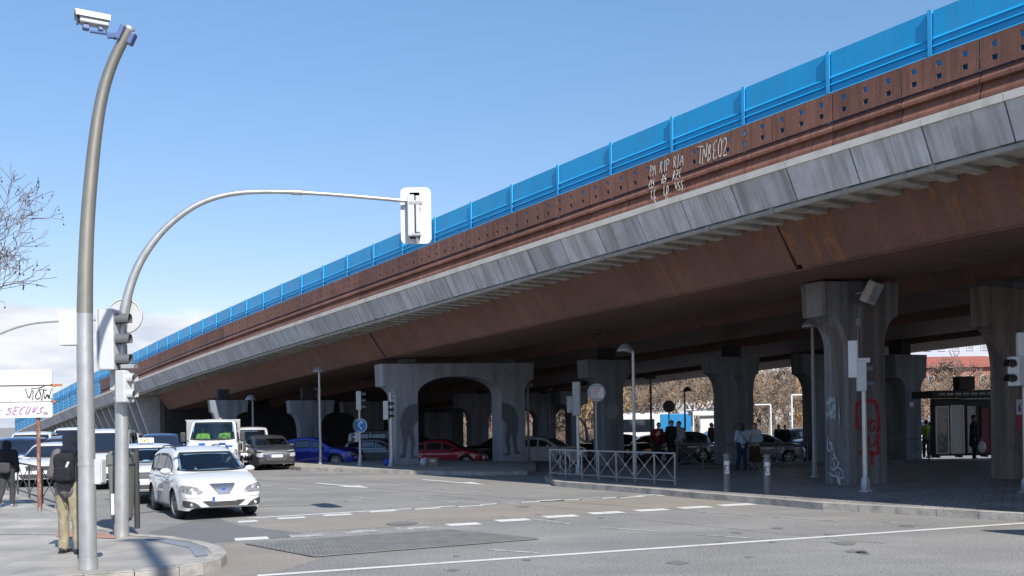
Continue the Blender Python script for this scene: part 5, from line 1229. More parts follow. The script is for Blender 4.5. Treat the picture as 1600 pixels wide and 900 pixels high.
# white L shaped lamp posts far off
for px, ty, s, Z, lb in ((1123, 630, 1, 78, 'white lamp post with square arm left of the pier behind the women'), (1205, 632, -1, 78, 'white lamp post with arm to the left in front of bare trees'), (1238, 617, 1, 72, 'tall white lamp post with arm to the right before the flats'), (1094, 640, -1, 90, 'thin white lamp post above the bus'), (1388, 615, 1, 74, 'white lamp post seen between the near column and the blue grey pier')):
    o = pcol(px, Z); o.z = ground_z(o.x, o.y); t = thing('street_lamp', lb, 'street lamp', o, 0, 'white street lamps beyond the viaduct'); h = PZ(px, ty, Z).z - o.z
    b_ = MB(); b_.tube([(0, 0, 0), (0, 0, h)], .07, 8); b_.build('pole', M['white'], t); b_ = MB(); b_.bbox((s * .65, 0, h), (1.3, .14, .10), .02); b_.build('arm', M['white'], t)

# direction sign at the left with graffiti
o = G(62, 798, H0); t = thing('direction_sign', 'stack of three white road sign boards with graffiti on a rusty post', 'road sign', o)
b_ = MB(); b_.tube([(0, 0, 0), (0, 0, zz(62, 640, t).z)], .043, 12); b_.build('post', mat('rusty_post', (.20, .085, .06), .8, var=.3, vs=6, col2=(.35, .3, .27), c2scale=(12, 12, 5), c2amt=.8, c2range=(.5, .62)), t)
b_ = MB(); b_.tube([(-1.75, .0, 0), (-1.75, 0, zz(62, 640, t).z + .5)], .043, 12); b_.build('post', bpy.data.materials['rusty_post'], t)
bwm = mat('sign_board_white', (.62, .615, .60), .5, var=.05, col2=(.45, .3, .2), c2scale=(5, 5, 5), c2amt=.5, c2range=(.62, .72))
for k, (y0, y1) in enumerate(((578, 601), (604, 627), (629, 652))):
    zc = zz(60, (y0 + y1) / 2, t).z; hh = .345; bw = 2.35; b_ = MB()
    b_.prism([(u - bw / 2 + .36, v) for u, v in rrect(bw, hh, .05)], (0, -.055, zc), (1, 0, 0), (0, 0, 1), (0, -1, 0), .03); bo_ = fixn(b_.build('sign_board', bwm, t))
    fn = lambda u, v, d: Vector((u, -.087 - d, v))
    if k == 1:
        b_ = MB(); write(b_, 'VIOTW', -.24, zc - .14, .24, .022, fn, adv=.42, jit=.02); ribbon(b_, [(-.1, zc + .12), (.1, zc + .13), (.2, zc + .17)], .02, fn); ribbon(b_, [(.2, zc - .1), (.28, zc - .02), (.3, zc - .1), (.36, zc - .12)], .02, fn); b_.build('graffiti', M['black'], bo_)
    if k == 2:
        b_ = MB(); write(b_, 'SECUVS', -.70, zc - .10, .18, .018, fn, adv=.78, slant=.5, jit=.02, seed=4); b_.build('graffiti', mat('graffiti_purple', (.30, .02, .30), .7), bo_)
        b_ = MB(); b_.disc(Vector((.16, -.088, zc + .04)), .015, Matrix.Rotation(R(90), 3, 'X'), 10, 0, .003); b_.disc(Vector((-.78, -.088, zc - .0)), .018, Matrix.Rotation(R(90), 3, 'X'), 10, 0, .003); b_.box((.21, -.088, zc - .08), (.10, .003, .07)); b_.build('sticker', M['galvdull'], bo_)
b_ = MB(); b_.bbox((-.6, .0, zz(60, 603, t).z), (2.0, .05, .05), .01); b_.bbox((-.6, 0, zz(60, 628, t).z), (2.0, .05, .05), .01); b_.bbox((.3, 0, zz(60, 602, t).z), (.5, .04, .05), .01); b_.build('bracket', mat('orange_rust_bracket', (.4, .17, .08), .8, var=.3, vs=6), t)

# railings
def xrail(label, a, b, n, h, m, group=None, bars=False, z=None):
    a, b = Vector(a), Vector(b); L_ = (b - a).length; d = (b - a).normalized(); rz = math.atan2(d.y, d.x)
    t = thing('railing', label, 'railing', a, rz, group); w = L_ / n
    bm_ = MB(); bm_.bbox((L_ / 2, 0, h), (L_ + .05, .05, .045), .008); bm_.bbox((L_ / 2, 0, .13), (L_, .035, .035), .006); bm_.build('rail', m, t)
    for i in range(n + 1):
        b_ = MB(); b_.bbox((i * w, 0, h / 2), (.04, .04, h), .006); b_.build('post', m, t)
    for i in range(n):
        b_ = MB()
        if bars:
            k = max(3, int(w / .13))
            for j in range(1, k): b_.bbox((i * w + w * j / k, 0, (h + .13) / 2), (.02, .02, h - .15), .004)
        else:
            for s in (1, -1):
                ang = math.atan2(h - .16, w) * s; b_.bbox((i * w + w / 2, .0 + .006 * s, (h + .13) / 2), (math.hypot(w, h - .16), .018, .022), .004, rot=Matrix.Rotation(-ang, 3, 'Y'))
            b_.disc((i * w + w / 2, 0, (h + .13) / 2), .045, Matrix.Rotation(R(90), 3, 'X'), 12, 0, .03)
        b_.build('lattice' if not bars else 'bars', m, t)
    return t
RG = 'pedestrian railings'
A_, B_ = G(860, 745, H0), G(1055, 758.5, H0); xrail('grey criss cross railing along the front of the island', A_, B_, 7, .88, M['rail'], RG)
xrail('grey criss cross railing turning back at the left end of the island', G(905, 737, H0), G(860, 744.5, H0), 3, .88, M['rail'], RG)
xrail('dark criss cross railing behind the two women', G(1058, 735, H0), G(1262, 733, H0), 5, .92, DK, RG)
xrail('dark criss cross railing between the blue grey pier and the kiosk', G(1378, 725, H0), G(1452, 723, H0), 2, .92, DK, RG)
xrail('dark barred railing along the pavement beside the rusty sign post', G(12, 766.5, H0), G(90, 795, H0), 4, .88, DK, RG)
xrail('dark barred railing behind the hooded man', G(92, 796, H0), G(160, 823, H0), 4, .88, DK, RG, True) if False else None
M['bollard'] = mat('bollard_paint', (.13, .135, .14), .5, metal=.1, var=.15)
BG = 'steel bollards at the dropped kerb'
for px, py, lb in ((1136, 768, 'left of two steel bollards with white stickers on the plaza edge'), (1199, 771.5, 'right of two steel bollards with white stickers on the plaza edge')):
    t = thing('bollard', lb, 'bollard', G(px, py, H0), 0, BG); b_ = MB(); b_.lathe([(.085, 0), (.078, .02), (.078, .82), (.066, .845), (.070, .87), (.082, .88), (.082, .93), (.05, .955), (.001, .96)], 20); b_.build('shaft', M['bollard'], t)
    b_ = MB()
    for (z0, z1, a0, a1) in ((.66, .76, -2.6, -.5), (.50, .64, -2.0, -1.0), (.45, .53, -2.3, -.8)):
        vs = []; 
        for k in range(9):
            a = a0 + (a1 - a0) * k / 8; vs += [(.0805 * math.cos(a), .0805 * math.sin(a), z0), (.0805 * math.cos(a), .0805 * math.sin(a), z1)]
        b_.add(vs, [(2 * k, 2 * k + 2, 2 * k + 3, 2 * k + 1) for k in range(8)], 0, True)
    b_.build('sticker', mat('sticker_paper_' , (.6, .6, .6), .7, var=.4, vs=25, col2=(.05, .05, .05), c2scale=(30, 30, 30), c2amt=.8, c2range=(.55, .6)), t)

# bins
o = G(187, 829, H0); t = thing('litter_bin', 'tall grey green plastic litter bin behind the signal mast', 'litter bin', o + Vector((0, .12, 0)))
def tub(mb_, z0, z1, w0, w1, d0, d1, r_=.05, m=0):
    vs = []
    for z, w, d in ((z0, w0, d0), (z1, w1, d1)): vs += [(u, v, z) for u, v in rrect(w, d, r_)]
    k = len(vs) // 2; mb_.add(vs, [tuple(range(k))[::-1], tuple(range(k, 2 * k))], m, False); mb_.add(vs, [(i, (i + 1) % k, k + (i + 1) % k, k + i) for i in range(k)], m, True)
binm = mat('bin_plastic', (.14, .145, .13), .5, var=.12, vs=3)
b_ = MB(); tub(b_, .22, 1.20, .32, .38, .30, .36); tub(b_, .16, .24, .26, .31, .25, .29); b_.build('tub', binm, t)
b_ = MB(); tub(b_, 1.19, 1.36, .42, .42, .40, .40); tub(b_, 1.36, 1.43, .40, .32, .38, .30); b_.build('lid', binm, t)
b_ = MB(); b_.tube([(.20, .18, 0), (.20, .18, 1.45)], .05, 12); b_.build('post', M['trim'], t)
b_ = MB()
for x in (-.1, .06): b_.box((x, -.178, .7), (.02, .012, .8))
b_.build('rib', binm, t)
o = G(1598, 737, H0); t = thing('litter_bin', 'pale grey litter bin at the right edge in front of the stained column', 'litter bin', o); b_ = MB(); tub(b_, .1, .88, .40, .50, .34, .44); b_.build('tub', M['galvdull'], t); b_ = MB(); tub(b_, .88, 1.08, .54, .50, .46, .42); b_.build('lid', M['lightgrey'], t); b_ = MB(); b_.box((0, 0, .05), (.4, .34, .1)); b_.build('foot', M['black'], t)
# rubbish by the arched pier
o = G(605, 727.5, H0); b_ = MB(); b_.ell((0, 0, .13), (.17, .16, .15), 14, 8); q = b_.build('bag', mat('blue_bag_plastic', (.02, .06, .5), .35, var=.2, vs=12, bump=.8, bs=18)); q.location = o; tag(q, 'small bright blue plastic bag at the foot of the signal post', 'bag')
o = G(662, 728, H0); b_ = MB(); b_.ell((0, 0, .14), (.17, .14, .16), 14, 8); b_.ell((.05, 0, .24), (.10, .08, .12), 10, 6, rot=Matrix.Rotation(.5, 3, 'Y')); b_.ell((-.06, .02, .20), (.09, .07, .11), 10, 6); q = bake(b_, 'bag', mat('white_bag_plastic', (.45, .47, .52), .4, var=.2, vs=12, bump=.8, bs=18), None, .02, 2, .02, 14); q.location = o; tag(q, 'white plastic bag leaning beside the cardboard box', 'bag')
o = G(676, 728, H0); b_ = MB(); b_.bbox((0, 0, .17), (.46, .34, .34), .008); b_.box((.02, -.173, .22), (.2, .004, .1), m=1); q = b_.build('cardboard_box', [mat('cardboard', (.22, .16, .12), .9, var=.1), M['lightgrey']]); q.location = o; tag(q, 'brown cardboard box with a pale label under the arched pier', 'box')

# floodlight, switch box and cable on the near column
fl = PZ(1362, 457, OA.y - .25); t = thing('floodlight', 'square floodlight on a bracket high on the big near column', 'floodlight', fl)
rt = Matrix.Rotation(R(38), 3, 'Z') @ Matrix.Rotation(R(28), 3, 'X') @ Matrix.Rotation(R(6), 3, 'Y')
b_ = MB(); b_.bbox((0, 0, 0), (.48, .22, .58), .03, rot=rt); b_.build('housing', mat('floodlight_housing', (.42, .40, .36), .6, var=.2, vs=5), t)
b_ = MB(); b_.box(rt @ Vector((0, -.115, 0)), (.36, .012, .42), rot=rt); b_.build('glass', mat('floodlight_glass', (.34, .38, .42), .1, var=.3, vs=7, coat=1), t)
b_ = MB(); b_.tube([(-.22, 0, 0), (-.33, .1, 0), (-.33, .25, .0)], .025, 8); b_.tube([(.1, .1, .28), (.12, .3, .42)], .03, 8); b_.build('bracket', M['galvdull'], t)
lx = MB(); lx.bbox((.36, -.04, 4.46), (.14, .07, .20), .01); lx.tube([(.42, -.02, 4.9), (.42, -.02, 4.5), (.36, -.02, 4.3), (.36, -.02, 3.1)], .012, 6); lx.build('switch_box', M['galvdull'], PA)

# ---------------------------------------------------------------- kiosk
kz = 40.0; kl = pcol(1465, kz); kr = pcol(1566, kz); kw = (kr - kl).length; kg = H0
t = thing('kiosk', 'dark roofed glazed kiosk with poster panels and a red panel between the big columns', 'kiosk', (kl.x, kl.y, kg), 0)
kx = lambda px: pcol(px, kz).x - kl.x
b_ = MB(); b_.box((kw / 2, .42, 1.25), (kw, .44, 2.4)); b_.build('wall', M['trim'], t)
b_ = MB(); b_.bbox((kw / 2 + .1, .2, 2.62), (kw + 1.3, 2.0, .30), .02); b_.build('canopy', M['black'], t)
b_ = MB()
for i in range(9): b_.box((-.15 + i * .33, -.815, 2.62), (.26, .02, .10))
b_.build('canopy_vent', M['galvdull'], t)
b_ = MB(); b_.bbox((kx(1530), -.2, 2.42), (kx(1560) - kx(1510) + .2, .5, .06), .01); b_.build('light_strip', M['white'], t)
def panel(x0, x1, z0, z1, m, name, frame=None, y=.17):
    f = MB(); w = x1 - x0; c = (x0 + x1) / 2
    for xx in (x0, x1): f.bbox((xx, y, (z0 + z1) / 2), (.05, .06, z1 - z0), .006)
    for z in (z0, z1): f.bbox((c, y, z), (w, .06, .05), .006)
    fo = f.build(name, frame or M['galv'], t); g = MB(); g.box((c, y + .01, (z0 + z1) / 2), (w - .04, .02, z1 - z0 - .04)); g.build('pane', m, fo)
postm = mat('poster_picture', (.10, .13, .15), .25, var=.3, vs=2, col2=(.28, .18, .15), c2scale=(2, 2, 2), c2amt=.9, c2range=(.45, .55), coat=.6)
panel(kx(1466), kx(1485), .16, 2.12, postm, 'poster_panel'); panel(kx(1489), kx(1509), .16, 2.15, M['white'], 'white_panel')
panel(kx(1514), kx(1530), .14, 2.15, mat('pale_panel', (.5, .5, .55), .4, var=.1), 'door', M['trim']); panel(kx(1537), kx(1551), .14, 2.05, mat('red_panel', (.22, .02, .03), .4, var=.2), 'red_panel', M['trim']); panel(kx(1554), kx(1565), .14, 2.15, M['lightgrey'], 'side_panel', M['trim'])
b_ = MB(); b_.bbox((kx(1513), .3, 3.08), (.66, .6, .56), .02); 
for i in range(7): b_.box((kx(1513), -.01, 2.86 + i * .07), (.56, .03, .02), m=1)
b_.build('air_conditioner', [M['black'], M['darkgrey']], t)
b_ = MB(); b_.tube([(kx(1488), .2, 2.77), (kx(1494), .2, 3.05), (kx(1503), .2, 3.1)], .02, 6); b_.build('pipe', M['black'], t)
for x in (kx(1470), kx(1505), kx(1545)): b_ = MB(); b_.box((x, .4, .08), (.1, .5, .2)); b_.build('foot', M['black'], t)

# ---------------------------------------------------------------- people
dg = None
def cap(mb, a, b, ra, rb, n=12):
    a, b = Vector(a), Vector(b); mb.tube([a, b], [ra, rb], n); mb.ell(a, (ra,) * 3, n, 8); mb.ell(b, (rb,) * 3, n, 8)
def V3(*a): return Vector(a)
def person(label, loc, rz, H=1.75, top=None, legs=None, shoes=None, hair='short', hood=None, skirt=False, arms=None, feet=None, lean=0, vox=.02, coat=0., long_coat=False, sit=False, group=None, skin='skin', slim=1., cap_=None, headturn=0, legfold=.008):
    t = thing('person', label, 'person', loc, R(rz), group); k = H / 1.75; S = lambda *p: Vector(p) * k
    L_ = lambda z: -math.sin(R(lean)) * max(0, z - .93)          # lean forward = towards -y
    sh = {s: V3(s * .185 * slim, L_(1.43), 1.42) for s in (1, -1)}
    arms = arms or {}; feet = feet or {}
    el = {s: V3(*arms.get(s, ((s * .25, .02, 1.13), (s * .27, -.05, .86)))[0]) for s in (1, -1)}; wr_ = {s: V3(*arms.get(s, ((s * .25, .02, 1.13), (s * .27, -.05, .86)))[1]) for s in (1, -1)}
    hp = {s: V3(s * .095, 0, .92) for s in (1, -1)}
    ft = {s: V3(*feet.get(s, ((s * .11, 0, .50), (s * .12, .0, .08)))[1]) for s in (1, -1)}; kn = {s: V3(*feet.get(s, ((s * .11, -.01, .50), (s * .12, .0, .08)))[0]) for s in (1, -1)}
    nk = V3(0, L_(1.5) + .01, 1.49); hd = V3(0, L_(1.62) - .02, 1.625); ht = R(headturn)
    # body: one continuous surface with head, neck, trunk, limbs and five fingered hands
    b = MB(); hr = Matrix.Rotation(ht, 3, 'Z')
    b.ell(hd * k, S(.078, .098, .115), 16, 12, rot=hr); b.ell((hd + hr @ V3(0, -.035, -.055)) * k, S(.055, .06, .06), 12, 8, rot=hr); b.ell((hd + hr @ V3(0, -.10, -.015)) * k, S(.013, .02, .022), 8, 6, rot=hr)
    for s in (1, -1): b.ell((hd + hr @ V3(s * .08, .01, -.01)) * k, S(.012, .02, .03), 8, 6, rot=hr)
    cap(b, nk * k + S(0, 0, -.06), hd * k + S(0, .01, -.06), .055 * k, .05 * k)
    cap(b, V3(0, 0, .95) * k, V3(0, L_(1.35), 1.33) * k, .12 * k, .13 * k)
    for s in (1, -1):
        cap(b, sh[s] * k - S(s * .04, 0, .02), sh[s] * k, .07 * k, .05 * k); cap(b, sh[s] * k, el[s] * k, .048 * k, .036 * k); cap(b, el[s] * k, wr_[s] * k, .036 * k, .024 * k)
        cap(b, hp[s] * k, kn[s] * k, .075 * k, .05 * k); cap(b, kn[s] * k, ft[s] * k, .05 * k, .035 * k); cap(b, ft[s] * k, (ft[s] + V3(0, -.12, -.04)) * k, .035 * k, .03 * k)
        d = (wr_[s] - el[s]).normalized(); side = d.cross(V3(0, 1, 0)); side = side.normalized() if side.length > .1 else V3(1, 0, 0); up = side.cross(d)
        pc_ = wr_[s] + d * .05; cap(b, (wr_[s] + side * .012) * k, (wr_[s] + d * .075 + side * .02) * k, .020 * k, .017 * k); cap(b, (wr_[s] - side * .012) * k, (wr_[s] + d * .075 - side * .02) * k, .020 * k, .017 * k)
        for q, ln in zip((-.030, -.010, .010, .030), (.062, .075, .078, .066)):
            f0 = wr_[s] + d * .08 + side * q; f1_ = f0 + (d * .8 + up * .35 * (1 if s > 0 else 1)) * ln * .55; f2 = f1_ + (d * .5 + up * .75) * ln * .5; cap(b, f0 * k, f1_ * k, .0085 * k, .008 * k, 8); cap(b, f1_ * k, f2 * k, .008 * k, .007 * k, 8)
        th0 = wr_[s] + d * .03 + side * .03 * -s; cap(b, th0 * k, (th0 + d * .05 - side * s * .025 + up * .01) * k, .011 * k, .009 * k, 8)
    bake(b, 'body', M[skin], t, vox * .75, 2)
    if not hood:
        hb = MB(); hb.ell((hd + hr @ V3(0, .018, .022)) * k, S(.089, .102, .112), 16, 10, rot=hr)
        if hair == 'long': hb.ell((hd + hr @ V3(0, .06, -.08)) * k, S(.095, .06, .16), 12, 10, rot=hr); hb.ell((hd + hr @ V3(0, .075, -.2)) * k, S(.085, .04, .10), 10, 8, rot=hr)
        ho = hb.build('cap' if cap_ else 'hair', cap_ or M['hair'], t)
        bm = bmesh.new(); bm.from_mesh(ho.data); geo = [v for v in bm.verts if (hr.inverted() @ (v.co - hd * k)).y < -.045 * k and v.co.z < hd.z * k + .045 * k]; bmesh.ops.delete(bm, geom=geo, context='VERTS'); bm.to_mesh(ho.data); bm.free()
    e_ = MB()
    for s in (1, -1): e_.ell((hd + hr @ V3(s * .031, -.088, .006)) * k, S(.011, .008, .006), 8, 6, rot=hr)
    e_.ell((hd + hr @ V3(0, -.093, -.055)) * k, S(.022, .008, .006), 8, 6, rot=hr); e_.build('eyes_and_mouth', M['hair'], t)
    # upper garment
    j = MB(); c = coat
    cap(j, V3(0, 0, .93 if not long_coat else .75) * k, V3(0, L_(1.3), 1.30) * k, (.155 + c) * slim * k, (.150 + c) * slim * k, 16)
    j.ell(V3(0, L_(1.15), 1.14) * k, V3((.175 + c) * slim, .125 + c, .26) * k, 16, 12); j.ell(V3(0, L_(1.36), 1.36) * k, V3(.19 * slim + c, .11 + c, .13) * k, 16, 10); j.ell(V3(0, 0, .93) * k, V3((.172 + c) * slim, .13 + c, .12) * k, 16, 10)
    if long_coat: cap(j, V3(0, 0, .62) * k, V3(0, 0, .95) * k, .18 * k, .165 * k, 16)
    cap(j, nk * k + S(0, .0, -.06), nk * k + S(0, 0, .0), .075 * k, .066 * k)
    for s in (1, -1): cap(j, sh[s] * k - S(s * .06, 0, .03), sh[s] * k, (.09 + c) * k, (.078 + c) * k); cap(j, sh[s] * k, el[s] * k, (.072 + c) * k, (.058 + c * .7) * k); cap(j, el[s] * k, wr_[s] * k + (wr_[s] - el[s]).normalized() * -.01, (.058 + c * .7) * k, (.044 + c * .5) * k)
    if hood:
        j.ell((hd + V3(0, .02, .012)) * k, S(.115, .135, .140), 18, 12); j.ell((nk + V3(0, .03, .015)) * k, S(.115, .105, .08), 14, 8)
    jo = bake(j, 'jacket', top, t, vox, 5, .010, 9, rz)
    if hood:   # open the hood at the face
        bm = bmesh.new(); bm.from_mesh(jo.data); geo = [v for v in bm.verts if v.co.y < (hd.y - .075) * k and (hd.z - .10) * k < v.co.z < (hd.z + .085) * k and abs(v.co.x) < .085 * k]; bmesh.ops.delete(bm, geom=geo, context='VERTS'); bm.to_mesh(jo.data); bm.free()
    # lower garment
    g = MB()
    if skirt:
        g.lathe([(.001, .96), (.15, .95), (.19, .80), (.23, .45), (.25, .28), (.24, .27), (.001, .30)], 18); 
        for i, v in enumerate(g.v): g.v[i] = (v[0] * k, v[1] * k * .8, v[2] * k)
        bake(g, 'skirt', legs, t, vox, 3, .012, 8, rz)
    else:
        for s in (1, -1):
            cap(g, hp[s] * k + S(0, .015, .04), kn[s] * k, .112 * k, .080 * k); cap(g, kn[s] * k, ft[s] * k + S(0, 0, .0), .080 * k, .066 * k); 
        g.ell(V3(0, .02, .95) * k, V3(.165, .125, .10) * k, 14, 8); bake(g, 'trousers', legs, t, vox, 4, legfold, 8, rz + 2)
    for s in (1, -1):
        f = MB(); p = ft[s]; f.ell((p + V3(0, .02, -.035)) * k, S(.045, .06, .045), 12, 8); f.ell((p + V3(0, -.10, -.05)) * k, S(.046, .085, .030), 12, 8); f.bbox((p + V3(0, -.055, -.07)) * k, S(.085, .26, .022), .008 * k)
        f.build('shoe', shoes or M['black'], t)
    return t
cg = lambda n, c, **k: cloth(n, c, **k)
hoodie = cg('charcoal_hoodie', (.125, .112, .118)); khaki = cg('khaki_cotton', (.29, .255, .175)); blackc = cg('black_cloth', (.022, .022, .026)); navyc = cg('navy_denim', (.022, .03, .065)); paleb = cg('pale_blue_padded', (.34, .42, .52)); palew = cg('pale_mint_padded', (.42, .50, .52)); darkg = cg('dark_grey_cloth', (.05, .05, .055)); greyc = cg('grey_cloth', (.24, .25, .27)); hiv = mat('hi_vis_yellow', (.40, .56, .05), .8, var=.15, vs=10); redc = cg('red_cloth', (.13, .008, .012)); brownc = cg('dark_brown_cloth', (.06, .03, .02)); whites = cg('white_trainers', (.5, .5, .5))
# hooded man with a backpack, arms bent in front
mp_ = G(110, 864, H0)
person('man in charcoal hoodie and khaki trousers seen from behind beside the tall camera pole', mp_, 172, 1.80, hoodie, khaki, M['black'], hood=True, arms={1: ((.27, .0, 1.14), (.14, -.22, 1.12)), -1: ((-.27, .0, 1.14), (-.12, -.24, 1.10))}, feet={1: ((.11, -.03, .50), (.12, -.02, .08)), -1: ((-.12, .02, .5), (-.17, .05, .08))}, vox=.015, lean=4, coat=.022, legfold=.02)
bp = thing('backpack', 'black backpack with a pale buckle worn by the hooded man', 'backpack', mp_ + Vector((.03, -.20, 1.27)), R(-8))
b_ = MB(); b_.bbox((0, 0, 0), (.30, .20, .46), .08); bake(b_, 'bag', cg('black_nylon', (.02, .021, .026)), bp, .012, 6, .012, 10)
b_ = MB(); b_.bbox((.03, -.11, -.08), (.26, .07, .22), .03); bake(b_, 'front_pocket', bpy.data.materials['black_nylon'], bp, .012, 4, .008, 12)
for s in (1, -1): b_ = MB(); b_.tube([(s * .11, .06, .20), (s * .12, .20, .28), (s * .13, .26, .20)], .018, 8); b_.build('strap', M['black'], bp)
b_ = MB(); b_.tube([(-.12, -.08, -.2), (-.10, -.13, -.28), (-.04, -.12, -.22)], .007, 6); b_.tube([(.1, -.1, -.22), (.09, -.12, -.32), (.02, -.1, -.25)], .007, 6); b_.build('loose_cord', M['black'], bp)
b_ = MB(); b_.bbox((.12, -.12, .06), (.035, .03, .09), .008, rot=Matrix.Rotation(R(25), 3, 'Y')); b_.build('buckle', M['lightgrey'], bp)
person('person in black hooded jacket walking away at the left edge', G(12, 792, H0), 176, 1.56, blackc, darkg, M['galvdull'], hood=True, feet={1: ((.10, .05, .48), (.12, .20, .16)), -1: ((-.09, -.08, .5), (-.1, -.06, .08))}, arms={1: ((.24, 0, 1.12), (.12, -.18, 1.1)), -1: ((-.25, .0, 1.12), (-.2, -.15, .95))}, coat=.035, vox=.02)
b_ = MB(); b_.bbox((0, 0, 0), (.36, .12, .26), .05); q = bake(b_, 'shoulder_bag', cg('dark_grey_bag', (.06, .06, .065)), None, .02, 4, .01); q.location = G(12, 792, H0) + Vector((0, -.2, .93)); tag(q, 'dark grey bag hanging at the hip of the person in black at the left edge', 'bag')
w1 = G(1160, 735, H0); person('woman in pale blue padded jacket and dark jeans with her back turned on the plaza', w1, 188, 1.62, paleb, navyc, M['black'], hair='long', coat=.012, slim=.86, arms={1: ((.24, 0, 1.12), (.16, -.2, 1.0)), -1: ((-.24, 0, 1.12), (-.16, -.2, 1.05))}, feet={-1: ((-.1, .0, .5), (-.12, .02, .08)), 1: ((.12, .02, .5), (.22, .05, .08))})
person('woman in pale mint jacket and long brown skirt facing her friend on the plaza', w1 + Vector((.55, .45, 0)), -25, 1.62, palew, brownc, M['black'], hair='long', skirt=True, coat=.012, slim=.84, arms={-1: ((-.25, -.02, 1.15), (-.10, -.2, 1.28)), 1: ((.26, 0, 1.12), (.2, -.18, 1.05))})
b_ = MB(); b_.tube([(-.16, -.17, 1.36), (-.03, -.20, 1.2), (.12, -.19, 1.0)], .012, 6); q = b_.build('bag_strap', M['black']); q.location = w1 + Vector((0, 0.0, 0)); tag(q, 'dark bag strap slung across the pale blue jacket', 'bag strap')
gpos = pcol(1026, 37.5)
def gp(px, Z, z=H0): p = pcol(px, Z); p.z = z; return p
person('person in red jacket and dark cap, left of the group behind the island railing', gp(1027, 38.0), 10, 1.66, redc, blackc, cap_=M['black'], vox=.024, coat=.0, lean=18, slim=.85)
person('person in black jacket and cap, middle of the group behind the island railing', gp(1050, 38.5), 5, 1.74, blackc, blackc, cap_=M['black'], vox=.024, coat=.01, slim=.92)
person('person in grey top leaning, right of the group behind the island railing', gp(1068, 37.8), -70, 1.70, greyc, darkg, vox=.024, lean=16, skin='skindark', arms={1: ((.2, -.12, 1.12), (.12, -.3, .95)), -1: ((-.22, -.1, 1.12), (-.14, -.28, .92))}, feet={1: ((.1, -.1, .52), (.12, .12, .08))})
person('person in dark brown jacket behind the parked cars by the white shelter', gp(1112, 52, -.3), 60, 1.95, brownc, blackc, vox=.03, coat=.04)
person('dark haired person left of a pair standing beyond the silver car', gp(1217, 56, -.35), 20, 1.82, blackc, blackc, vox=.03)
person('dark haired person right of a pair standing beyond the silver car', gp(1227, 55.4, -.35), -20, 1.80, blackc, blackc, vox=.03)
person('person in black standing between the near column and the blue grey pier', gp(1391, 54, -.4), 60, 1.62, blackc, blackc, vox=.028)
HV = person('worker in yellow high visibility jacket and blue jeans beyond the dark railing', gp(1448, 45.5, -.1), 165, 1.78, hiv, navyc, vox=.026)
person('person in pale grey jacket and jeans beside the high visibility worker', gp(1461, 45, -.1), 170, 1.64, greyc, navyc, whites, vox=.026, cap_=greyc)
person('dark dressed person half hidden between the worker and the person in pale grey', gp(1454, 47, -.2), 190, 1.74, blackc, navyc, vox=.028)
kp = gp(1522, 37.6); person('person in long black coat and white trainers standing at the kiosk', kp, 60, 1.76, blackc, blackc, whites, long_coat=True, hair='short', skin='skindark', vox=.024, arms={-1: ((-.24, .02, 1.13), (-.24, -.04, .86)), 1: ((.24, .02, 1.13), (.22, -.1, .88))})
b_ = MB(); b_.ell((0, 0, 0), (.17, .08, .24), 14, 8); b_.tube([(-.06, 0, .2), (0, 0, .36), (.06, 0, .2)], .012, 6); q = b_.build('shopping_bag', bpy.data.materials['white_bag_plastic']); q.location = kp + Vector((.24, -.12, .50)); tag(q, 'pale plastic carrier bag held by the person at the kiosk', 'bag')
# crew of the truck and a driver
def sitter(label, car, lx, ly, lz, m, k=1.0):
    M_ = Matrix.Translation(car.location) @ Matrix.Rotation(car.rotation_euler.z, 4, 'Z') @ Matrix.Scale(car.scale[0], 4)
    loc = M_ @ Vector((lx, ly, lz - .92)); 
    return person(label, loc, math.degrees(car.rotation_euler.z) + 90, 1.7, m, blackc, vox=.026, arms={1: ((.24, -.12, 1.15), (.16, -.36, 1.2)), -1: ((-.24, -.12, 1.15), (-.16, -.36, 1.2))}, feet={1: ((.12, -.42, .95), (.12, -.45, .72)), -1: ((-.12, -.42, .95), (-.12, -.45, .72))})
sitter('driver in yellow high visibility jacket at the wheel of the flatbed truck', tk, .95, .42, 1.22, hiv)
sitter('passenger in yellow high visibility jacket in the flatbed truck', tk, .95, -.45, 1.20, hiv)

# ---------------------------------------------------------------- trees
def tree_mesh(name, seed, H, spread, mt, twigs=1.0, up=.5, levels=6, trunk=.22, balls=0, bm_=None, minr=.006, gravity=0., first=.28, leaf=None):
    r_ = random.Random(seed); mb = MB(); mt_ = MB(); ends = []
    def branch(p, d, ln, r0, lv):
        n = 4 if lv < 2 else 3; pts = [p]; rad = [r0]; q = p.copy(); dd = d.copy()
        for i in range(n):
            dd = (dd + Vector((r_.uniform(-1, 1), r_.uniform(-1, 1), r_.uniform(-.6, 1) * up)) * (.16 + .05 * lv)).normalized(); q = q + dd * ln / n; pts.append(q.copy()); rad.append(max(minr, r0 * (1 - .5 * (i + 1) / n)))
        (mt_ if lv < 2 else mb).tube(pts, rad, 8 if lv < 2 else (5 if lv < 4 else 3), caps=False)
        if lv >= levels: ends.append(q); return
        k = 3 if lv < 2 else (3 if r_.random() < .6 * twigs else 2)
        for i in range(k + (1 if lv in (2, 3) else 0)):
            a = r_.uniform(0, 2 * math.pi); sp = r_.uniform(.35, .95) * spread; ax = dd.orthogonal().normalized(); ax = Matrix.Rotation(a, 3, dd) @ ax
            nd = (dd * math.cos(sp) + ax * math.sin(sp)); nd.z += .12 * up; nd.normalize(); st = pts[-1] if i < 2 else pts[r_.randint(1, n)]
            branch(st.copy(), nd, ln * r_.uniform(.62, .84), rad[-1] * r_.uniform(.65, .85), lv + 1)
    branch(Vector((0, 0, 0)), Vector((r_.uniform(-.05, .05), r_.uniform(-.05, .05), 1)), H * first, trunk, 0)
    return mt_, mb, ends
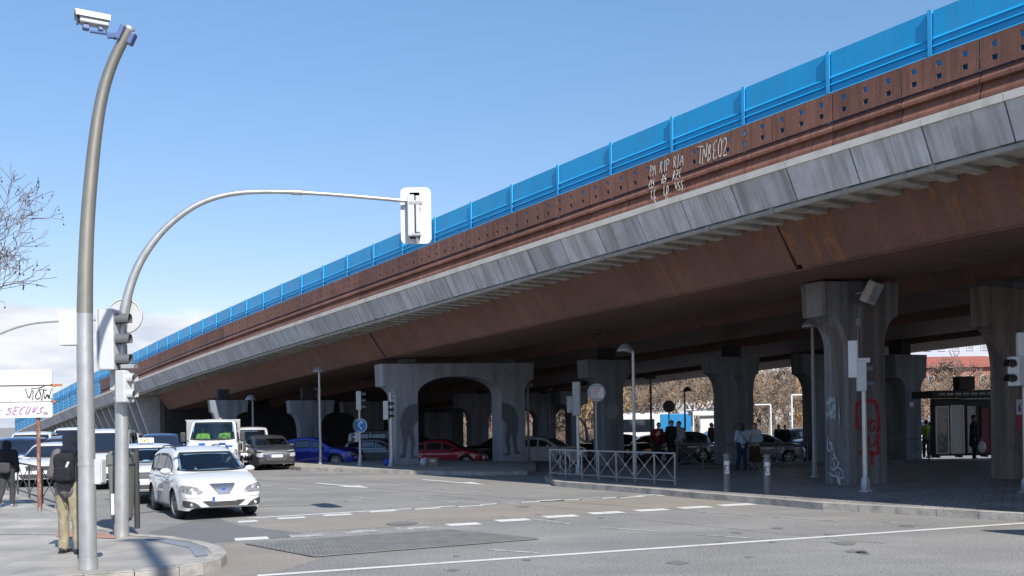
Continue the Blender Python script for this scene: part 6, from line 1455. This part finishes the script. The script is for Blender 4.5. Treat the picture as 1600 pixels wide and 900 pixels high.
bark = mat('pale_bark', (.21, .175, .145), .9, var=.3, vs=4); twigm = mat('twig_tan', (.29, .21, .15), .9, var=.3, vs=1.2); twigm2 = mat('twig_grey', (.21, .165, .13), .9, var=.3, vs=1.2); twigo = mat('twig_ochre', (.42, .29, .12), .9, var=.3, vs=1.2)
planebark = mat('plane_tree_bark', (.20, .16, .145), .85, var=.3, vs=3)
tr = thing('plane_tree', 'bare plane tree with hanging seed balls at the left edge', 'tree', (-18.5, 28, 0))
tr.scale = (1.12, 1.12, 1.12)
a_, b_, ends = tree_mesh('plane', 11, 13, .85, None, 1.15, .5, 7, .24, minr=.008, first=.25)
a_.build('trunk', planebark, tr); b_.build('crown', planebark, tr)
o2 = thing('plane_tree', 'second bare plane tree standing lower behind the first at the left edge', 'tree', (-21.8, 31, 0))
a2, b2, e2 = tree_mesh('plane2', 17, 10.5, 1.0, None, 1.1, .4, 7, .20, minr=.009, first=.2); a2.build('trunk', planebark, o2); b2.build('crown', planebark, o2)
sb = MB(); rr = random.Random(4)
for e in ends:
    if rr.random() < .33: sb.tube([e, e + Vector((0, 0, -.10))], .003, 3); sb.ell(e + Vector((0, 0, -.13)), (.026, .026, .026), 6, 4)
sb.build('seed_balls', mat('seed_ball', (.05, .035, .028), .9), tr)
protos = []
for i, (sd_, tw) in enumerate(((21, twigm), (22, twigm2), (23, twigo))):
    t = thing('bare_tree', '', 'tree', (0, 0, 0), 0, 'bare trees beyond the viaduct')
    a_, b_, ends = tree_mesh('bt', sd_, 10.5, .95, None, 1.0, .35, 6, .15, minr=.017, first=.16)
    tr_ = a_.build('trunk', bark, t); b_.build('crown', tw, t)
    protos.append(t)
rr = random.Random(9)
front = [(668, 84, 0, 'bare tree glimpsed through the left of the painted arch'), (775, 80, 1, 'bare tree behind the right leg of the painted arch'), (838, 78, 0, 'bare tree seen through the far arch right of the painted pier'), (890, 76, 2, 'ochre bare tree just left of the square headed pier'), (922, 72, 2, 'ochre bare tree behind the round sign with red writing'),
  (985, 84, 0, 'bare tan tree right of the square headed pier above the bus roof'), (1035, 86, 1, 'bare tree behind the dark round sign'), (1085, 82, 0, 'bare tan tree behind the dark lamp by the bus'), (1120, 88, 1, 'bare tree between the white shelter and the pier behind the women'),
  (1200, 80, 0, 'bare tree in front of the cream flats, left of its stripe'), (1232, 84, 1, 'bare tree in front of the orange stripe of the flats'), (1392, 66, 0, 'bare tree between the near column and the blue grey pier'), (1452, 60, 0, 'bare tan tree rising above the left end of the kiosk canopy'), (1490, 62, 1, 'bare tree directly behind the air conditioner of the kiosk'), (1530, 60, 0, 'bare tan tree above the right part of the kiosk')]
for i, (px, Z, k, lb) in enumerate(front):
    src = protos[k]; o = src if not src['label'] else copy_tree(src)
    p = pcol(px, Z); o.location = (p.x, p.y, ground_z(p.x, p.y) - .2); s_ = rr.uniform(.95, 1.15) * (1.08 if Z < 70 else 1.25); o.scale = (s_, s_, s_); o.rotation_euler.z = rr.uniform(0, 6.28)
    o['label'] = lb; o['group'] = 'bare trees beyond the viaduct'
# the wood behind them: one mass of twigs
wv, wf, nv0 = [], [], 0
src_ = []
for t in protos:
    for ch in t.children: 
        if ch.name.startswith('crown') or ch.name.startswith('trunk'):
            me = ch.data; a_ = np.empty(len(me.vertices) * 3, 'f'); me.vertices.foreach_get('co', a_); li = np.empty(len(me.loops), 'i'); me.loops.foreach_get('vertex_index', li); src_.append([a_.reshape(-1, 3), li.reshape(-1, 4)])
src_ = [[np.concatenate([a[0], b[0]]), np.concatenate([a[1], b[1] + len(a[0])])] for a, b in zip(src_[::2], src_[1::2])]
px = 630
while px < 1700:
    for Z in (rr.uniform(92, 104), rr.uniform(106, 118)):
        V_, F_ = src_[rr.choice((0, 0, 1, 1, 2))]; p = pcol(px + rr.uniform(-8, 8), Z); s_ = rr.uniform(1.0, 1.3) * (1.0 if px > 1380 else 1.15 if px > 1150 else 1.5); a_ = rr.uniform(0, 6.28); c_, n_ = math.cos(a_) * s_, math.sin(a_) * s_
        Q_ = np.stack([V_[:, 0] * c_ - V_[:, 1] * n_ + p.x, V_[:, 0] * n_ + V_[:, 1] * c_ + p.y, V_[:, 2] * s_ - .6], 1); wv.append(Q_); wf.append(F_ + nv0); nv0 += len(Q_)
    px += rr.uniform(22, 32)
wv = np.concatenate(wv).astype('f'); wf = np.concatenate(wf)
me = bpy.data.meshes.new('woodland'); me.vertices.add(len(wv)); me.vertices.foreach_set('co', wv.ravel()); me.loops.add(wf.size); me.loops.foreach_set('vertex_index', wf.ravel().astype('i')); me.polygons.add(len(wf)); me.polygons.foreach_set('loop_start', np.arange(0, wf.size, 4, dtype='i')); me.update(calc_edges=True); me.materials.append(twigm)
q = bpy.data.objects.new('woodland', me); C.objects.link(q); q['kind'] = 'stuff'; tag(q, 'mass of bare tan twigs of the wood far beyond the viaduct', 'woodland')
sh = MB(); rr = random.Random(31)
for i in range(900):
    px = rr.uniform(620, 1700); Z = rr.uniform(88, 96); p = pcol(px, Z); h = rr.uniform(.8, 2.4); 
    for k in range(9):
        d = Vector((rr.gauss(0, .5), rr.gauss(0, .4), h * rr.uniform(.5, 1))); sh.tube([(p.x, p.y, -.4), (p.x + d.x * .4, p.y + d.y * .4, d.z * .5 - .3), (p.x + d.x, p.y + d.y, d.z - .3)], .02, 3, caps=False)
q = sh.build('undergrowth', twigm2); q['kind'] = 'stuff'; tag(q, 'dry tangled undergrowth below the bare trees', 'undergrowth')

# ---------------------------------------------------------------- buildings beyond
def building(label, pl_, pr_, Z, ground_, hpx, m, rows_, cols_, d=12, roof=None, win=None, extra=None, hh=None):
    a, b = pcol(pl_, Z), pcol(pr_, Z); w = b.x - a.x; h = hh or (PZ((pl_ + pr_) / 2, hpx, Z).z + .4)
    t = thing('building', label, 'building', (a.x, Z, -.4)); b_ = MB(); b_.box((w / 2, d / 2, h / 2), (w, d, h)); b_.build('wall', m, t)
    cw, rh = w / cols_, h / rows_
    for i in range(rows_):
        for j in range(cols_):
            f = MB(); x = (j + .5) * cw; z = (i + .55) * rh; ww_, wh = min(1.3, cw * .45), min(1.5, rh * .5)
            for xx in (-1, 1): f.box((x + xx * ww_ / 2, -.04, z), (.08, .12, wh))
            for zz_ in (-1, 1): f.box((x, -.05, z + zz_ * wh / 2), (ww_ + .16, .14, .08))
            fo = f.build('window', M['white'], t); g = MB(); g.box((x, -.01, z), (ww_, .04, wh)); g.build('pane', win or M['darkglass'], fo)
    if roof == 'hip':
        r = MB(); e = .6; r.add([(-e, -e, h), (w + e, -e, h), (w + e, d + e, h), (-e, d + e, h), (w * .22, d / 2, h + w * .13), (w * .8, d / 2, h + w * .13)], [(0, 1, 5, 4), (1, 2, 5), (2, 3, 4, 5), (3, 0, 4), (0, 3, 2, 1)]); r.build('roof', M['roof'], t)
    else: r = MB(); r.box((w / 2, d / 2, h + .2), (w + .3, d + .3, .4)); r.build('roof', M['galvdull'], t)
    return t
M['roof'] = mat('clay_roof', (.30, .09, .06), .85, var=.2, vs=1); cream = mat('cream_render', (.50, .46, .42), .85, var=.1); brick = mat('brick_render', (.33, .15, .11), .85, var=.15); lilac = mat('grey_facade', (.42, .43, .50), .6, var=.06)
bt = building('cream block of flats with dark windows and an orange stripe', 1175, 1325, 112, 0, 0, cream, 5, 7, hh=17)
b_ = MB(); x = pcol(1251, 112).x - pcol(1175, 112).x; b_.box((x, -.2, 8), (.9, .3, 16)); b_.build('stripe', mat('orange_stripe', (.75, .33, .10), .8, var=.08), bt)
b_ = MB(); b_.box((x + 1.9, -.1, 5), (2.6, .2, 9)); b_.build('stripe', brick, bt)
building('long grey glass fronted block behind the red roofed house', 1375, 1640, 150, 0, 0, lilac, 4, 12, hh=20, win=M['galvdull'])
building('low house with red hipped roof behind the bare trees', 1446, 1610, 125, 0, 0, brick, 2, 8, roof='hip', hh=8.2)
building('red brick block glimpsed through the painted arch', 690, 765, 110, 0, 0, brick, 4, 5, hh=11)
building('reddish house low behind the ochre tree', 885, 935, 122, 0, 0, brick, 2, 3, hh=5)
building('brick block hidden low behind the trees at the middle', 780, 860, 140, 0, 0, brick, 3, 5, hh=9)
# small white shelter behind the bus
o = pcol(1107, 66); o.z = ground_z(o.x, o.y); t = thing('bus_shelter', 'white lit looking shelter at the right end of the bus', 'shelter', o); b_ = MB(); b_.bbox((0, 0, 2.62), (2.4, 1.6, .3), .02); b_.build('roof', M['white'], t); b_ = MB(); b_.bbox((0, -.5, 1.4), (1.3, .1, 2.1), .02); b_.build('poster_panel', M['white'], t)
for x in (-1.1, 1.1): b_ = MB(); b_.bbox((x, 0, 1.25), (.1, .1, 2.5), .01); b_.build('post', M['galvdull'], t)

# things just outside the frame whose shadows fall into it
q_ = G(219, 842, H0); hf = Vector((q_.x - SV.x * 16.5, q_.y - SV.y * 16.5, 0)); t = thing('street_lamp', 'tall street lamp mast standing behind the place the photograph was taken from', 'street lamp', hf)
b_ = MB(); b_.tube([(0, 0, 0), (0, 0, 16.4)], [.15, .12], 14); b_.build('pole', M['galv'], t); b_ = MB(); b_.bbox((.0, .0, 16.5), (.7, .3, .12), .03); b_.build('lamp_head', M['galvdull'], t)
sp = G(1570, 833, 0); hsg = 5.2; f0 = Vector((sp.x - SV.x * hsg, sp.y - SV.y * hsg, 0)) + Vector((.9, 0, 0))
t = thing('road_sign', 'large panel sign on a post just right of the photograph', 'road sign', f0); b_ = MB(); b_.tube([(0, 0, 0), (0, 0, 5.6)], .07, 10); b_.build('pole', M['galv'], t); b_ = MB(); b_.prism([(a, b + 5.1) for a, b in rrect(1.9, 1.0, .1)], (0, 0, 0), (1, 0, 0), (0, 0, 1), (0, 1, 0), .04); fixn(b_.build('sign_board', M['lightgrey'], t))
